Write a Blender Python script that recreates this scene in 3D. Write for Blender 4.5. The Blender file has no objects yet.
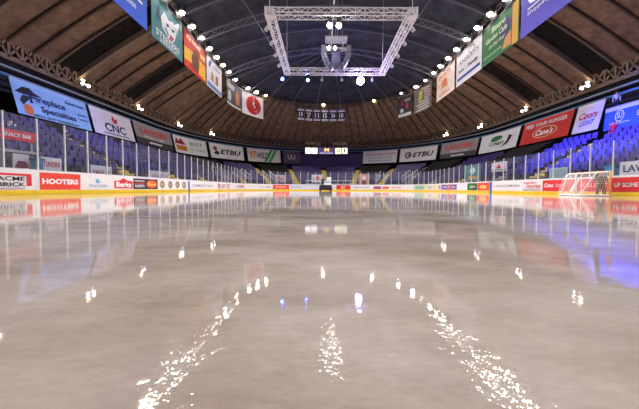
import bpy, bmesh, math, random
from mathutils import Vector, Matrix
random.seed(7)
V = Vector
PI = math.pi
SC = bpy.context.scene
COL = SC.collection
ORG = {}

# ------------------------------------------------------------------ materials
def lin(c):
    return tuple(((x / 255) / 12.92 if x / 255 <= .04045 else ((x / 255 + .055) / 1.055) ** 2.4) for x in c)

MATS = {}
def mat(rgb, rough=.6, var=.08, scale=4., metal=0., spec=.5):
    """procedural surface: base colour broken up by noise"""
    key = (rgb, rough, var, scale, metal)
    if key in MATS: return MATS[key]
    m = bpy.data.materials.new('surface'); m.use_nodes = True
    nt = m.node_tree; b = nt.nodes['Principled BSDF']
    c = lin(rgb)
    n = nt.nodes.new('ShaderNodeTexNoise'); n.inputs['Scale'].default_value = scale; n.inputs['Detail'].default_value = 3
    tc = nt.nodes.new('ShaderNodeTexCoord'); nt.links.new(tc.outputs['Object'], n.inputs['Vector'])
    r = nt.nodes.new('ShaderNodeMapRange'); r.inputs[1].default_value = .3; r.inputs[2].default_value = .7
    r.inputs[3].default_value = 1 - var; r.inputs[4].default_value = 1 + var
    nt.links.new(n.outputs['Fac'], r.inputs['Value'])
    mx = nt.nodes.new('ShaderNodeVectorMath'); mx.operation = 'SCALE'
    mx.inputs[0].default_value = c; nt.links.new(r.outputs[0], mx.inputs['Scale'])
    nt.links.new(mx.outputs['Vector'], b.inputs['Base Color'])
    b.inputs['Roughness'].default_value = rough; b.inputs['Metallic'].default_value = metal
    b.inputs['Specular IOR Level'].default_value = spec
    MATS[key] = m
    return m

def glow(rgb, strength):
    key = ('e', rgb, strength)
    if key in MATS: return MATS[key]
    m = bpy.data.materials.new('light_source'); m.use_nodes = True
    nt = m.node_tree; b = nt.nodes['Principled BSDF']
    b.inputs['Base Color'].default_value = (*lin(rgb), 1)
    b.inputs['Emission Color'].default_value = (*lin(rgb), 1)
    b.inputs['Emission Strength'].default_value = strength
    MATS[key] = m
    return m

def ice_material():
    m = bpy.data.materials.new('ice'); m.use_nodes = True
    nt = m.node_tree; b = nt.nodes['Principled BSDF']; L = nt.links.new
    tc = nt.nodes.new('ShaderNodeTexCoord')
    def noise(scale, det, sx=1, sy=1, rough=.5):
        mp = nt.nodes.new('ShaderNodeMapping'); mp.inputs['Scale'].default_value = (sx, sy, 1)
        n = nt.nodes.new('ShaderNodeTexNoise'); n.inputs['Scale'].default_value = scale; n.inputs['Detail'].default_value = det
        n.inputs['Roughness'].default_value = rough
        L(tc.outputs['Object'], mp.inputs['Vector']); L(mp.outputs[0], n.inputs['Vector'])
        return n.outputs['Fac']
    big = noise(.9, 6, .8, 1.6, .62)
    ramp = nt.nodes.new('ShaderNodeValToRGB')
    ramp.color_ramp.elements[0].position = .3; ramp.color_ramp.elements[0].color = (*lin((166, 147, 134)), 1)
    ramp.color_ramp.elements[1].position = .62; ramp.color_ramp.elements[1].color = (*lin((224, 212, 206)), 1)
    L(big, ramp.inputs['Fac'])
    # faint scratches and dust
    fine = noise(26, 5, 1, 2.5, .7)
    mr = nt.nodes.new('ShaderNodeMapRange'); mr.inputs[1].default_value = .3; mr.inputs[2].default_value = .72
    mr.inputs[3].default_value = .9; mr.inputs[4].default_value = 1.08
    L(fine, mr.inputs['Value'])
    sc = nt.nodes.new('ShaderNodeVectorMath'); sc.operation = 'SCALE'
    mo = nt.nodes.new('ShaderNodeMapRange'); mo.inputs[1].default_value = .3; mo.inputs[2].default_value = .7
    mo.inputs[3].default_value = .9; mo.inputs[4].default_value = 1.08
    L(noise(5.5, 6, .7, 1.3, .6), mo.inputs['Value'])
    mm = nt.nodes.new('ShaderNodeMath'); mm.operation = 'MULTIPLY'; L(mr.outputs[0], mm.inputs[0]); L(mo.outputs[0], mm.inputs[1])
    L(ramp.outputs['Color'], sc.inputs[0]); L(mm.outputs[0], sc.inputs['Scale'])
    L(sc.outputs['Vector'], b.inputs['Base Color'])
    rg = nt.nodes.new('ShaderNodeMapRange'); rg.inputs[1].default_value = .35; rg.inputs[2].default_value = .7
    rg.inputs[3].default_value = .015; rg.inputs[4].default_value = .05
    L(noise(1.4, 4), rg.inputs['Value']); L(rg.outputs[0], b.inputs['Roughness'])
    b.inputs['IOR'].default_value = 1.31
    # ripples, strongest close to the camera, added there to spread the lamp sparkles
    vd = nt.nodes.new('ShaderNodeVectorMath'); vd.operation = 'DISTANCE'; vd.inputs[1].default_value = (.02, .1, 0)
    L(tc.outputs['Object'], vd.inputs[0])
    mk = nt.nodes.new('ShaderNodeMapRange'); mk.interpolation_type = 'SMOOTHSTEP'
    mk.inputs[1].default_value = .32; mk.inputs[2].default_value = .7; mk.inputs[3].default_value = 1.; mk.inputs[4].default_value = .16
    L(vd.outputs['Value'], mk.inputs['Value'])
    bp = nt.nodes.new('ShaderNodeBump'); bp.inputs['Distance'].default_value = .002
    L(mk.outputs[0], bp.inputs['Strength']); L(noise(24, 3, 1, 1, .5), bp.inputs['Height'])
    bp2 = nt.nodes.new('ShaderNodeBump'); bp2.inputs['Strength'].default_value = .2; bp2.inputs['Distance'].default_value = .003
    L(noise(3, 2), bp2.inputs['Height']); L(bp2.outputs['Normal'], bp.inputs['Normal'])
    L(bp.outputs['Normal'], b.inputs['Normal'])
    return m

def glass_material():
    m = bpy.data.materials.new('rink_glass'); m.use_nodes = True
    nt = m.node_tree; L = nt.links.new
    for n in list(nt.nodes):
        if n.type != 'OUTPUT_MATERIAL': nt.nodes.remove(n)
    out = nt.nodes['Material Output']
    tr = nt.nodes.new('ShaderNodeBsdfTransparent'); tr.inputs[0].default_value = (.93, .95, .97, 1)
    gl = nt.nodes.new('ShaderNodeBsdfGlossy'); gl.inputs['Roughness'].default_value = .02
    df = nt.nodes.new('ShaderNodeBsdfDiffuse'); df.inputs[0].default_value = (.6, .64, .75, 1)
    fr = nt.nodes.new('ShaderNodeFresnel'); fr.inputs[0].default_value = 1.45
    no = nt.nodes.new('ShaderNodeTexNoise'); no.inputs['Scale'].default_value = 2.2; no.inputs['Detail'].default_value = 6
    tc = nt.nodes.new('ShaderNodeTexCoord'); L(tc.outputs['Object'], no.inputs['Vector'])
    mr = nt.nodes.new('ShaderNodeMapRange'); mr.inputs[1].default_value = .35; mr.inputs[2].default_value = .75
    mr.inputs[3].default_value = .01; mr.inputs[4].default_value = .09
    L(no.outputs['Fac'], mr.inputs['Value'])
    m1 = nt.nodes.new('ShaderNodeMixShader'); L(mr.outputs[0], m1.inputs[0]); L(tr.outputs[0], m1.inputs[1]); L(df.outputs[0], m1.inputs[2])
    ge = nt.nodes.new('ShaderNodeNewGeometry'); iv = nt.nodes.new('ShaderNodeMath'); iv.operation = 'SUBTRACT'; iv.inputs[0].default_value = 1.
    L(ge.outputs['Backfacing'], iv.inputs[1]); ml = nt.nodes.new('ShaderNodeMath'); ml.operation = 'MULTIPLY'; L(iv.outputs[0], ml.inputs[0]); L(fr.outputs[0], ml.inputs[1])
    m2 = nt.nodes.new('ShaderNodeMixShader'); L(ml.outputs[0], m2.inputs[0]); L(m1.outputs[0], m2.inputs[1]); L(gl.outputs[0], m2.inputs[2])
    L(m2.outputs[0], out.inputs['Surface'])
    return m

def deck_material(rgb0, rgb1, scale=1.2):
    m = bpy.data.materials.new('roof_deck'); m.use_nodes = True
    nt = m.node_tree; b = nt.nodes['Principled BSDF']; L = nt.links.new
    tc = nt.nodes.new('ShaderNodeTexCoord')
    n = nt.nodes.new('ShaderNodeTexNoise'); n.inputs['Scale'].default_value = scale; n.inputs['Detail'].default_value = 7; n.inputs['Roughness'].default_value = .65
    L(tc.outputs['Object'], n.inputs['Vector'])
    r = nt.nodes.new('ShaderNodeValToRGB')
    r.color_ramp.elements[0].position = .32; r.color_ramp.elements[0].color = (*lin(rgb0), 1)
    r.color_ramp.elements[1].position = .68; r.color_ramp.elements[1].color = (*lin(rgb1), 1)
    L(n.outputs['Fac'], r.inputs['Fac']); L(r.outputs['Color'], b.inputs['Base Color'])
    b.inputs['Roughness'].default_value = .85; b.inputs['Specular IOR Level'].default_value = .2
    return m

WHITE = mat((236, 236, 240), .45, .03)
OFFW = mat((222, 220, 224), .6, .04)
BLACK = mat((18, 18, 22), .7, .1)
STEEL = mat((176, 176, 186), .4, .06, 6, .3)
ALU = mat((226, 226, 232), .35, .05, 6, .15)
BROWNST = mat((118, 96, 80), .6, .18, 3)
YEL = mat((240, 204, 30), .4, .04)
RED = mat((214, 40, 52), .5, .05)
BLUEP = mat((40, 110, 190), .5, .06)
GLASS = glass_material()

# ------------------------------------------------------------------ mesh building
class MB:
    def __init__(s): s.v = []; s.f = []; s.m = []
    def add(s, vs, fs, mi=0):
        o = len(s.v); s.v += [V(p) for p in vs]
        for f in fs: s.f.append([i + o for i in f]); s.m.append(mi)
        return s
    def box(s, c, size, X=None, Y=None, Z=None, mi=0):
        X = V(X).normalized() if X is not None else V((1, 0, 0)); Z = V(Z).normalized() if Z is not None else V((0, 0, 1))
        Y = V(Y).normalized() if Y is not None else Z.cross(X)
        c = V(c); a, b, d = (k / 2 for k in size)
        vs = [c + X * (a * i) + Y * (b * j) + Z * (d * k) for k in (-1, 1) for j in (-1, 1) for i in (-1, 1)]
        return s.add(vs, [(0, 2, 3, 1), (4, 5, 7, 6), (0, 1, 5, 4), (2, 6, 7, 3), (0, 4, 6, 2), (1, 3, 7, 5)], mi)
    def bar(s, p, q, w, h=None, mi=0):
        p = V(p); q = V(q); d = (q - p)
        if d.length < 1e-6: return s
        up = V((0, 0, 1)) if abs(d.normalized().z) < .95 else V((0, 1, 0))
        X = d.normalized(); Y = up.cross(X).normalized(); Z = X.cross(Y)
        return s.box((p + q) / 2, (d.length, w, h or w), X, Y, Z, mi)
    def tube(s, pts, r, n=8, mi=0, cap=True):
        pts = [V(p) for p in pts]; rs = r if isinstance(r, (list, tuple)) else [r] * len(pts)
        vs = []; fs = []; ref = None
        for i, p in enumerate(pts):
            t = (pts[min(i + 1, len(pts) - 1)] - pts[max(i - 1, 0)]).normalized()
            if ref is None: ref = V((0, 0, 1)) if abs(t.z) < .9 else V((1, 0, 0))
            x = ref - t * ref.dot(t); x.normalize(); y = t.cross(x); ref = x
            for k in range(n):
                a = 2 * PI * k / n; vs.append(p + (x * math.cos(a) + y * math.sin(a)) * rs[i])
        for i in range(len(pts) - 1):
            for k in range(n):
                a = i * n + k; b = i * n + (k + 1) % n; fs.append((a, b, b + n, a + n))
        if cap: fs.append(tuple(range(n))[::-1]); fs.append(tuple(range((len(pts) - 1) * n, len(pts) * n)))
        return s.add(vs, fs, mi)
    def ball(s, c, r, nu=12, nv=8, sc=(1, 1, 1), mi=0):
        c = V(c); vs = [c + V((0, 0, r * sc[2]))]; fs = []
        for j in range(1, nv):
            a = PI * j / nv
            for i in range(nu):
                b = 2 * PI * i / nu
                vs.append(c + V((r * sc[0] * math.sin(a) * math.cos(b), r * sc[1] * math.sin(a) * math.sin(b), r * sc[2] * math.cos(a))))
        vs.append(c - V((0, 0, r * sc[2])))
        for i in range(nu): fs.append((0, 1 + i, 1 + (i + 1) % nu))
        for j in range(nv - 2):
            for i in range(nu):
                a = 1 + j * nu + i; b = 1 + j * nu + (i + 1) % nu; fs.append((a, a + nu, b + nu, b))
        e = len(vs) - 1; o = 1 + (nv - 2) * nu
        for i in range(nu): fs.append((e, o + (i + 1) % nu, o + i))
        return s.add(vs, fs, mi)
    def slab(s, P, s0, s1, z0, z1, off=0., th=.04, lean=0., seg=None, mi=0):
        """upright sheet that follows path P from s0 to s1; off = distance towards the rink"""
        n = seg or max(1, int(abs(s1 - s0) / .6) + 1)
        vs = []; fs = []
        for i in range(n + 1):
            t = s0 + (s1 - s0) * i / n
            vs += [P.at(t, z0, off + lean * (z1 - z0)), P.at(t, z1, off), P.at(t, z0, off + lean * (z1 - z0) - th), P.at(t, z1, off - th)]
        for i in range(n):
            a = i * 4; b = a + 4
            fs += [(a, b, b + 1, a + 1), (a + 2, a + 3, b + 3, b + 2), (a + 1, b + 1, b + 3, a + 3), (a, a + 2, b + 2, b)]
        fs += [(0, 1, 3, 2), (n * 4, n * 4 + 2, n * 4 + 3, n * 4 + 1)]
        return s.add(vs, fs, mi)
    def build(s, name, mats, parent=None, smooth=False, loc=None):
        if not isinstance(mats, (list, tuple)): mats = [mats]
        if parent is not None: org = ORG[parent.name]
        elif loc is not None: org = V(loc)
        else:
            lo = [min(p[i] for p in s.v) for i in range(3)]; hi = [max(p[i] for p in s.v) for i in range(3)]
            org = V(((lo[0] + hi[0]) / 2, (lo[1] + hi[1]) / 2, lo[2]))
        me = bpy.data.meshes.new(name)
        me.from_pydata([p - org for p in s.v], [], s.f)
        for m in mats: me.materials.append(m)
        me.polygons.foreach_set('material_index', s.m)
        if smooth: me.polygons.foreach_set('use_smooth', [True] * len(s.f))
        me.update()
        o = bpy.data.objects.new(name, me); COL.objects.link(o)
        if parent is not None: o.parent = parent
        else: o.location = org
        ORG[o.name] = org
        return o

def empty(name, loc):
    o = bpy.data.objects.new(name, None); COL.objects.link(o); o.location = loc; ORG[o.name] = V(loc)
    o.empty_display_size = .2
    return o
def tag(o, label, cat, group=None):
    o['label'] = label; o['category'] = cat
    if group: o['group'] = group
    return o
def structure(o): o['kind'] = 'structure'; return o
ORDW = 'first second third fourth fifth sixth seventh eighth ninth tenth eleventh twelfth thirteenth fourteenth fifteenth sixteenth seventeenth eighteenth nineteenth twentieth'.split()
def ordw(i):
    if i < 20: return ORDW[i]
    t = i + 1; tens = {2: 'twenty', 3: 'thirty', 4: 'forty', 5: 'fifty', 6: 'sixty'}[t // 10]
    return (tens + '-' + ORDW[t % 10 - 1]) if t % 10 else {2: 'twentieth', 3: 'thirtieth', 4: 'fortieth', 5: 'fiftieth', 6: 'sixtieth'}[t // 10]

# ------------------------------------------------------------------ plan paths
class Stadium:
    """oval plan line; s = 0 at the far end, negative to the left, positive to the right"""
    def __init__(s, hw, cy, cx=1.2): s.hw, s.cy, s.cx = hw, cy, cx
    def pt(s, t):
        q = s.hw * PI / 2
        if abs(t) <= q:
            p = t / s.hw; return V((s.cx + s.hw * math.sin(p), s.cy + s.hw * math.cos(p), 0)), V((-math.sin(p), -math.cos(p), 0))
        g = 1 if t > 0 else -1
        return V((s.cx + g * s.hw, s.cy - (abs(t) - q), 0)), V((-g, 0, 0))
    def at(s, t, z, off=0.):
        p, n = s.pt(t); r = p + n * off; r.z = z; return r
    def s_ang(s, deg): return s.hw * math.radians(deg)
    def s_y(s, side, y): return side * (s.hw * PI / 2 + s.cy - y)
class Rink(Stadium):
    def __init__(s): s.R, s.a, s.cx, s.fy, s.hw = 8.5, 4.9, 1.6, 48., 13.4
    def pt(s, t):
        g = 1 if t > 0 else -1; u = abs(t); q = s.R * PI / 2
        if u <= s.a: return V((s.cx + t, s.fy, 0)), V((0, -1, 0))
        if u <= s.a + q:
            p = (u - s.a) / s.R
            return V((s.cx + g * (s.a + s.R * math.sin(p)), s.fy - s.R + s.R * math.cos(p), 0)), V((-g * math.sin(p), -math.cos(p), 0))
        return V((s.cx + g * s.hw, s.fy - s.R - (u - s.a - q), 0)), V((-g, 0, 0))
    def s_y(s, side, y): return side * (s.a + s.R * PI / 2 + s.fy - s.R - y)
RK = Rink()

# ------------------------------------------------------------------ lettering and graphics on curved sheets
TXT = {}
def text_shape(t, shear=0., bold=.0):
    k = (t, shear, bold)
    if k in TXT: return TXT[k]
    c = bpy.data.curves.new('lettering', 'FONT'); c.body = t; c.shear = shear; c.offset = bold; c.resolution_u = 2
    o = bpy.data.objects.new('lettering', c); COL.objects.link(o)
    dg = bpy.context.evaluated_depsgraph_get(); dg.update()
    me = bpy.data.meshes.new_from_object(o.evaluated_get(dg))
    vs = [v.co.copy() for v in me.vertices]; fs = [list(p.vertices) for p in me.polygons]
    bpy.data.objects.remove(o); bpy.data.meshes.remove(me)
    x0 = min(v.x for v in vs); x1 = max(v.x for v in vs); y0 = min(v.y for v in vs); y1 = max(v.y for v in vs)
    TXT[k] = ([((v.x - x0) / (x1 - x0), (v.y - y0) / (y1 - y0)) for v in vs], fs)
    return TXT[k]

def graphics(parent, P, s0, s1, z0, z1, off, lean, items):
    """items: (type, part name, colour, ...) in 0..1 coordinates of the sheet"""
    W = s1 - s0; H = z1 - z0
    for n, it in enumerate(items):
        kind, name, rgb = it[:3]
        lay = off + .012 + .006 * n
        def mp(u, v): 
            z = z0 + v * H
            return P.at(s0 + u * W, z, lay + lean * (z1 - z))
        b = MB()
        if kind == 'text':
            t, u, v, w, h = it[3:8]; opt = it[8] if len(it) > 8 else {}
            vs, fs = text_shape(t, opt.get('shear', 0), opt.get('bold', .012))
            sl = opt.get('slope', 0)
            b.add([mp(u + x * w, v + y * h + sl * x) for x, y in vs], fs)
        elif kind == 'rect':
            u, v, w, h = it[3:7]; k = max(1, int(abs(w * W) / .6))
            vs = []
            for i in range(k + 1): vs += [mp(u + w * i / k, v), mp(u + w * i / k, v + h)]
            b.add(vs, [(2 * i, 2 * i + 2, 2 * i + 3, 2 * i + 1) for i in range(k)])
        elif kind == 'disc':
            u, v, rx, ry = it[3:7]
            b.add([mp(u + rx * math.cos(a), v + ry * math.sin(a)) for a in [2 * PI * i / 28 for i in range(28)]], [tuple(range(28))])
        elif kind == 'ring':
            u, v, rx, ry, k = it[3:8]; vs = []
            for i in range(32):
                a = 2 * PI * i / 32
                vs += [mp(u + rx * math.cos(a), v + ry * math.sin(a)), mp(u + rx * k * math.cos(a), v + ry * k * math.sin(a))]
            b.add(vs, [(2 * i, (2 * i + 2) % 64, (2 * i + 3) % 64, 2 * i + 1) for i in range(32)])
        elif kind == 'poly':
            pts = it[3]; b.add([mp(*q) for q in pts], [tuple(range(len(pts)))])
        b.build(name, glow(rgb, it[8]['glow']) if len(it) > 8 and isinstance(it[8], dict) and 'glow' in it[8] else mat(rgb, .55, .05), parent)

# ================================================================== SETTING
# --- ice sheet: rounded rink plan, and the hall floor round it
pts = []
for i in range(0, 121):
    s = -62 + 124 * i / 120; p, n = RK.pt(s); pts.append(p)
icb = MB(); icb.add([V((p.x, p.y, 0)) for p in pts] , [tuple(range(len(pts)))])
ice = icb.build('floor', ice_material(), loc=(0, 0, 0)); structure(ice)
fb = MB(); fb.add([(-40, -35, -.03), (42, -35, -.03), (42, 75, -.03), (-40, 75, -.03)], [(0, 1, 2, 3)])
structure(fb.build('floor', mat((70, 68, 76), .8), loc=(0, 0, -.03)))

# --- roof shell
RHW, RCY, NCY = 24.7, 40.8, -5.8
def zprof(d):
    if d < 10.2: 
        t = d / 10.2; return 10.8 + 6.2 * (1.22 * t - .22 * t * t)
    t = min(1, (d - 10.2) / 14.5); return 17 + 3.3 * (1 - (1 - t) ** 2)
def roof_pt(key, d, dz=0.):
    """key: ('y', side, y) on a straight side, ('a', deg) in the far cap, ('n', deg) in the near cap"""
    r = RHW - d
    if key[0] == 'y': return V((1.2 + key[1] * r, key[2], zprof(d) + dz))
    a = math.radians(key[1])
    if key[0] == 'a': return V((1.2 + r * math.sin(a), RCY + r * math.cos(a), zprof(d) + dz))
    return V((1.2 + r * math.sin(a), NCY - r * math.cos(a), zprof(d) + dz))
keys = []
RIBY = [-5.4, 2.7, 10.9, 19.0, 27.2, 35.3]
def barky():
    ys = [NCY]
    for y in RIBY: ys += [y - 2.0, y]
    ys += [RCY]
    return sorted(set(y for y in ys if NCY <= y <= RCY))
YS = barky()
loop = []
for y in YS: loop.append(('y', -1, y))
for a in range(-85, 90, 5): loop.append(('a', a))
for y in reversed(YS): loop.append(('y', 1, y))
for a in range(85, -90, -5): loop.append(('n', a))
DS = [0, 1.2, 2.5, 4, 5.5, 7, 8.5, 9.6, 10.6, 12, 14, 16.5, 19, 21.5, 24.65]
rb = MB(); n = len(loop); m_ = len(DS)
vs = [roof_pt(k, d) for k in loop for d in DS]
rb.v = vs
for i in range(n):
    j = (i + 1) % n; k0, k1 = loop[i], loop[j]
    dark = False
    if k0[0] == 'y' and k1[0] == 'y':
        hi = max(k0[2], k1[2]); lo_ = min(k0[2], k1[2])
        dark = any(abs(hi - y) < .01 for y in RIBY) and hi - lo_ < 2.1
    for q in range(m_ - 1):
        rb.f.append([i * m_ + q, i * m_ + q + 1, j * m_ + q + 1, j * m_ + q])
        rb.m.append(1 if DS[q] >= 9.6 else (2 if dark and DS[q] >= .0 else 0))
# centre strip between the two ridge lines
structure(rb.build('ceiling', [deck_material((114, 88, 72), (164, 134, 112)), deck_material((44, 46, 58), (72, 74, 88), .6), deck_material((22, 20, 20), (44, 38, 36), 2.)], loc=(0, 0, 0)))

def rib(key, d0, d1, w, h, m, name='ceiling_rib', dz=-.05):
    b = MB(); k = 10; last = None
    a = roof_pt(key, d0); e = roof_pt(key, d1)
    side = V((0, 0, 1)).cross(e - a); side.normalize()
    vs = []; fs = []
    for i in range(k + 1):
        p = roof_pt(key, d0 + (d1 - d0) * i / k, dz)
        vs += [p + side * w / 2, p - side * w / 2, p - side * w / 2 - V((0, 0, h)), p + side * w / 2 - V((0, 0, h))]
    for i in range(k):
        a_ = i * 4
        for c in range(4): fs.append((a_ + c, a_ + (c + 1) % 4, a_ + 4 + (c + 1) % 4, a_ + 4 + c))
    fs += [(3, 2, 1, 0), (k * 4, k * 4 + 1, k * 4 + 2, k * 4 + 3)]
    b.add(vs, fs)
    return structure(b.build(name, m))
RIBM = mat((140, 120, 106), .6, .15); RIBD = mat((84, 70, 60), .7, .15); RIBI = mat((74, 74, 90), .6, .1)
for y in RIBY[1:]:
    for sd in (-1, 1):
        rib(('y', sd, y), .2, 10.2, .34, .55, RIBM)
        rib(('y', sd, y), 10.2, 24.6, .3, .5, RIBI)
    for q in (2.7, 4.6, 6.4):
        yy = y + q - .6
        if yy < RCY:
            for sd in (-1, 1): rib(('y', sd, yy), .2, 9.9, .14, .22, RIBD, 'ceiling_purlin')
for a in range(-81, 90, 18):
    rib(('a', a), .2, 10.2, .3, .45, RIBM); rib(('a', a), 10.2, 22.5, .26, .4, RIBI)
    for q in (4.5, 9, 13.5):
        if a + q < 90: rib(('a', a + q), .2, 9.9, .12, .2, RIBD, 'ceiling_purlin')

# --- lattice arches under the middle of the roof
for y in (30.5, 39.5):
    b = MB(); N = 26; up = []; dn = []
    for i in range(N + 1):
        x = -14.2 + 28.4 * i / N; z = zprof(24.7 - abs(x)) - .75
        up.append(V((1.2 + x, y, z))); dn.append(V((1.2 + x, y, z - .7)))
    for i in range(N):
        b.bar(up[i], up[i + 1], .12); b.bar(dn[i], dn[i + 1], .12)
        b.bar(up[i], dn[i + 1] if i % 2 else dn[i], .06); b.bar(dn[i], up[i + 1], .06)
    structure(b.build('ceiling_arch', mat((110, 108, 122), .5, .08)))

# --- outer wall, ring girder and rails
WP = Stadium(26.6, 40.4)
def ringpath(P, step, ymin=-30):
    s_end = P.hw * PI / 2 + P.cy - ymin
    n = int(2 * s_end / step); return [-s_end + 2 * s_end * i / n for i in range(n + 1)]
wb = MB(); wl = ringpath(WP, 1.5, -5)
for i in range(len(wl) - 1):
    wb.add([WP.at(wl[i], 0), WP.at(wl[i + 1], 0), WP.at(wl[i + 1], 11.2), WP.at(wl[i], 11.2)], [(0, 1, 2, 3)])
structure(wb.build('wall_outer', mat((38, 36, 44), .85, .15), loc=(0, 0, 0)))
wb = MB()
for i in range(36):
    a0 = -PI / 2 + PI * i / 36; a1 = -PI / 2 + PI * (i + 1) / 36
    q = lambda a, z: V((1.2 + 26.6 * math.sin(a), -5 - 26.6 * math.cos(a), z))
    wb.add([q(a0, 0), q(a1, 0), q(a1, 11.2), q(a0, 11.2)], [(0, 1, 2, 3)])
structure(wb.build('wall_back', mat((70, 64, 72), .85, .15), loc=(0, 0, 0)))
sb = MB(); SP = Stadium(24.5, 40.6); sl = ringpath(SP, 1.5, -6)   # soffit between ring girder and wall
for i in range(len(sl) - 1):
    sb.add([SP.at(sl[i], 10.9, 0), SP.at(sl[i + 1], 10.9, 0), SP.at(sl[i + 1], 10.9, -2.4), SP.at(sl[i], 10.9, -2.4)], [(0, 1, 2, 3)])
structure(sb.build('ceiling_soffit', mat((46, 40, 38), .9, .2), loc=(0, 0, 0)))
GP = Stadium(24.3, 40.8)
gb = MB(); gs = ringpath(GP, .95, 4)
for i in range(len(gs) - 1):
    a, c = gs[i], gs[i + 1]
    for z, w in ((11.35, .2), (9.85, .2)): gb.bar(GP.at(a, z), GP.at(c, z), w, .36)
    gb.bar(GP.at(a, 11.3), GP.at(a, 9.9), .2, .2)
    mid = (a + c) / 2
    gb.bar(GP.at(a, 9.9), GP.at(c, 11.3), .15); gb.bar(GP.at(a, 11.3), GP.at(c, 9.9), .15)
structure(gb.build('trim_1', mat((108, 86, 72), .65, .25, 2.), loc=(0, 0, 0)))
bb = MB(); BP = Stadium(24.5, 39.4); bs = ringpath(BP, 1.2, 4)
for i in range(len(bs) - 1):
    bb.bar(BP.at(bs[i], 9.2), BP.at(bs[i + 1], 9.2), .18, .16)
structure(bb.build('trim_2', mat((120, 130, 146), .5, .1), loc=(0, 0, 0)))
bb = MB()
for i in range(len(bs) - 1):
    bb.bar(BP.at(bs[i], 8.66, -.12), BP.at(bs[i + 1], 8.66, -.12), .16, .2)
structure(bb.build('trim_3', mat((52, 104, 150), .5, .1), loc=(0, 0, 0)))

# --- catwalk at the inner ring
CP = Stadium(14.5, 40.8)
cb = MB(); cs = ringpath(CP, 1.1, 0)
for i in range(len(cs) - 1):
    a, c = cs[i], cs[i + 1]
    cb.bar(CP.at(a, 16.72, -.3), CP.at(c, 16.72, -.3), .9, .1)
    for off, z in ((.15, 16.2), (.15, 17.0), (-.75, 16.2)): cb.bar(CP.at(a, z, off), CP.at(c, z, off), .07)
    cb.bar(CP.at(a, 16.2, .15), CP.at(a, 17.0, .15), .05); cb.bar(CP.at(a, 16.2, -.75), CP.at(a, 16.75, -.75), .05)
structure(cb.build('ceiling_catwalk', mat((58, 52, 54), .6, .1), loc=(0, 0, 0)))

# --- seating terraces
ROW0, TREAD, RISE, Z0, SCY = 15.2, .82, .46, 1.2, 38.
def rowP(k): return Stadium(ROW0 + TREAD * k, SCY)
def terrace(sA, sB, k0, k1, base_front=True):
    """sA,sB as fraction-free plan keys: list of (function of path -> s)"""
    b = MB(); N = 90
    for k in range(k0, k1 + 1):
        P = rowP(k); z = Z0 + RISE * k; a = sA(P); c = sB(P)
        zb = 0 if k == 0 else z - RISE
        vs = []; fs = []
        for i in range(N + 1):
            t = a + (c - a) * i / N
            vs += [P.at(t, zb, .35), P.at(t, z, .35), P.at(t, z, .35 - TREAD)]
        for i in range(N):
            o = i * 3; fs += [(o, o + 3, o + 4, o + 1), (o + 1, o + 4, o + 5, o + 2)]
        b.add(vs, fs)
    return b
KTOP = 6
tb = terrace(lambda P: P.s_y(-1, 4), lambda P: P.s_y(1, 4), 0, KTOP)
P = rowP(KTOP); z = Z0 + RISE * KTOP     # flat concourse behind the top row
N = 100; a = P.s_y(-1, 4); c = P.s_y(1, 4); vs = []
for i in range(N + 1):
    t = a + (c - a) * i / N; vs += [P.at(t, z, -.5), P.at(t, z, -6.2)]
tb.add(vs, [(2 * i, 2 * i + 2, 2 * i + 3, 2 * i + 1) for i in range(N)])
structure(tb.build('floor_terrace', mat((66, 60, 78), .8, .15), loc=(0, 0, 0)))
# ================================================================== AISLE STAIRS
FAR_A = [-82.5, -62.5, -42.5, -22.5, -2.5, 17.5, 37.5, 57.5, 77.5]
AISLES = [(('a', a)) for a in FAR_A]
SIDE_Y = {-1: [33.75, 27., 20.5, 13.], 1: [33.4, 26.4, 21.8, 14.]}
def key_s(P, key):
    return P.s_ang(key[1]) if key[0] == 'a' else P.s_y(key[1], key[2])
def order_key(key): return key_s(rowP(0), key)
ALLK = sorted([('a', a) for a in FAR_A] + [('y', sd, y) for sd in SIDE_Y for y in SIDE_Y[sd]], key=order_key)
STAIRY = mat((214, 186, 58), .6, .1)
STAIRG = mat((158, 152, 150), .7, .1)
def near(key): return 'left' if order_key(key) < 0 else 'right'
cnt = {'left': 0, 'right': 0}
far_named = {-2.5: 'yellow stair flight at the far centre under the scoreboard', -22.5: 'yellow stair flight left of the far centre stairs',
             17.5: 'yellow stair flight right of the far centre stairs', -42.5: 'yellow stair flight below the white banner with orange number',
             37.5: 'yellow stair flight below the gap between the two white far banners', -62.5: 'yellow stair flight below the left black lettered tiger banner',
             57.5: 'pale stair flight beside the black cover on the right', 77.5: 'pale stair flight below the right grey banner with red lettering',
             -82.5: 'pale stair flight beside the black cover on the left'}
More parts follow.
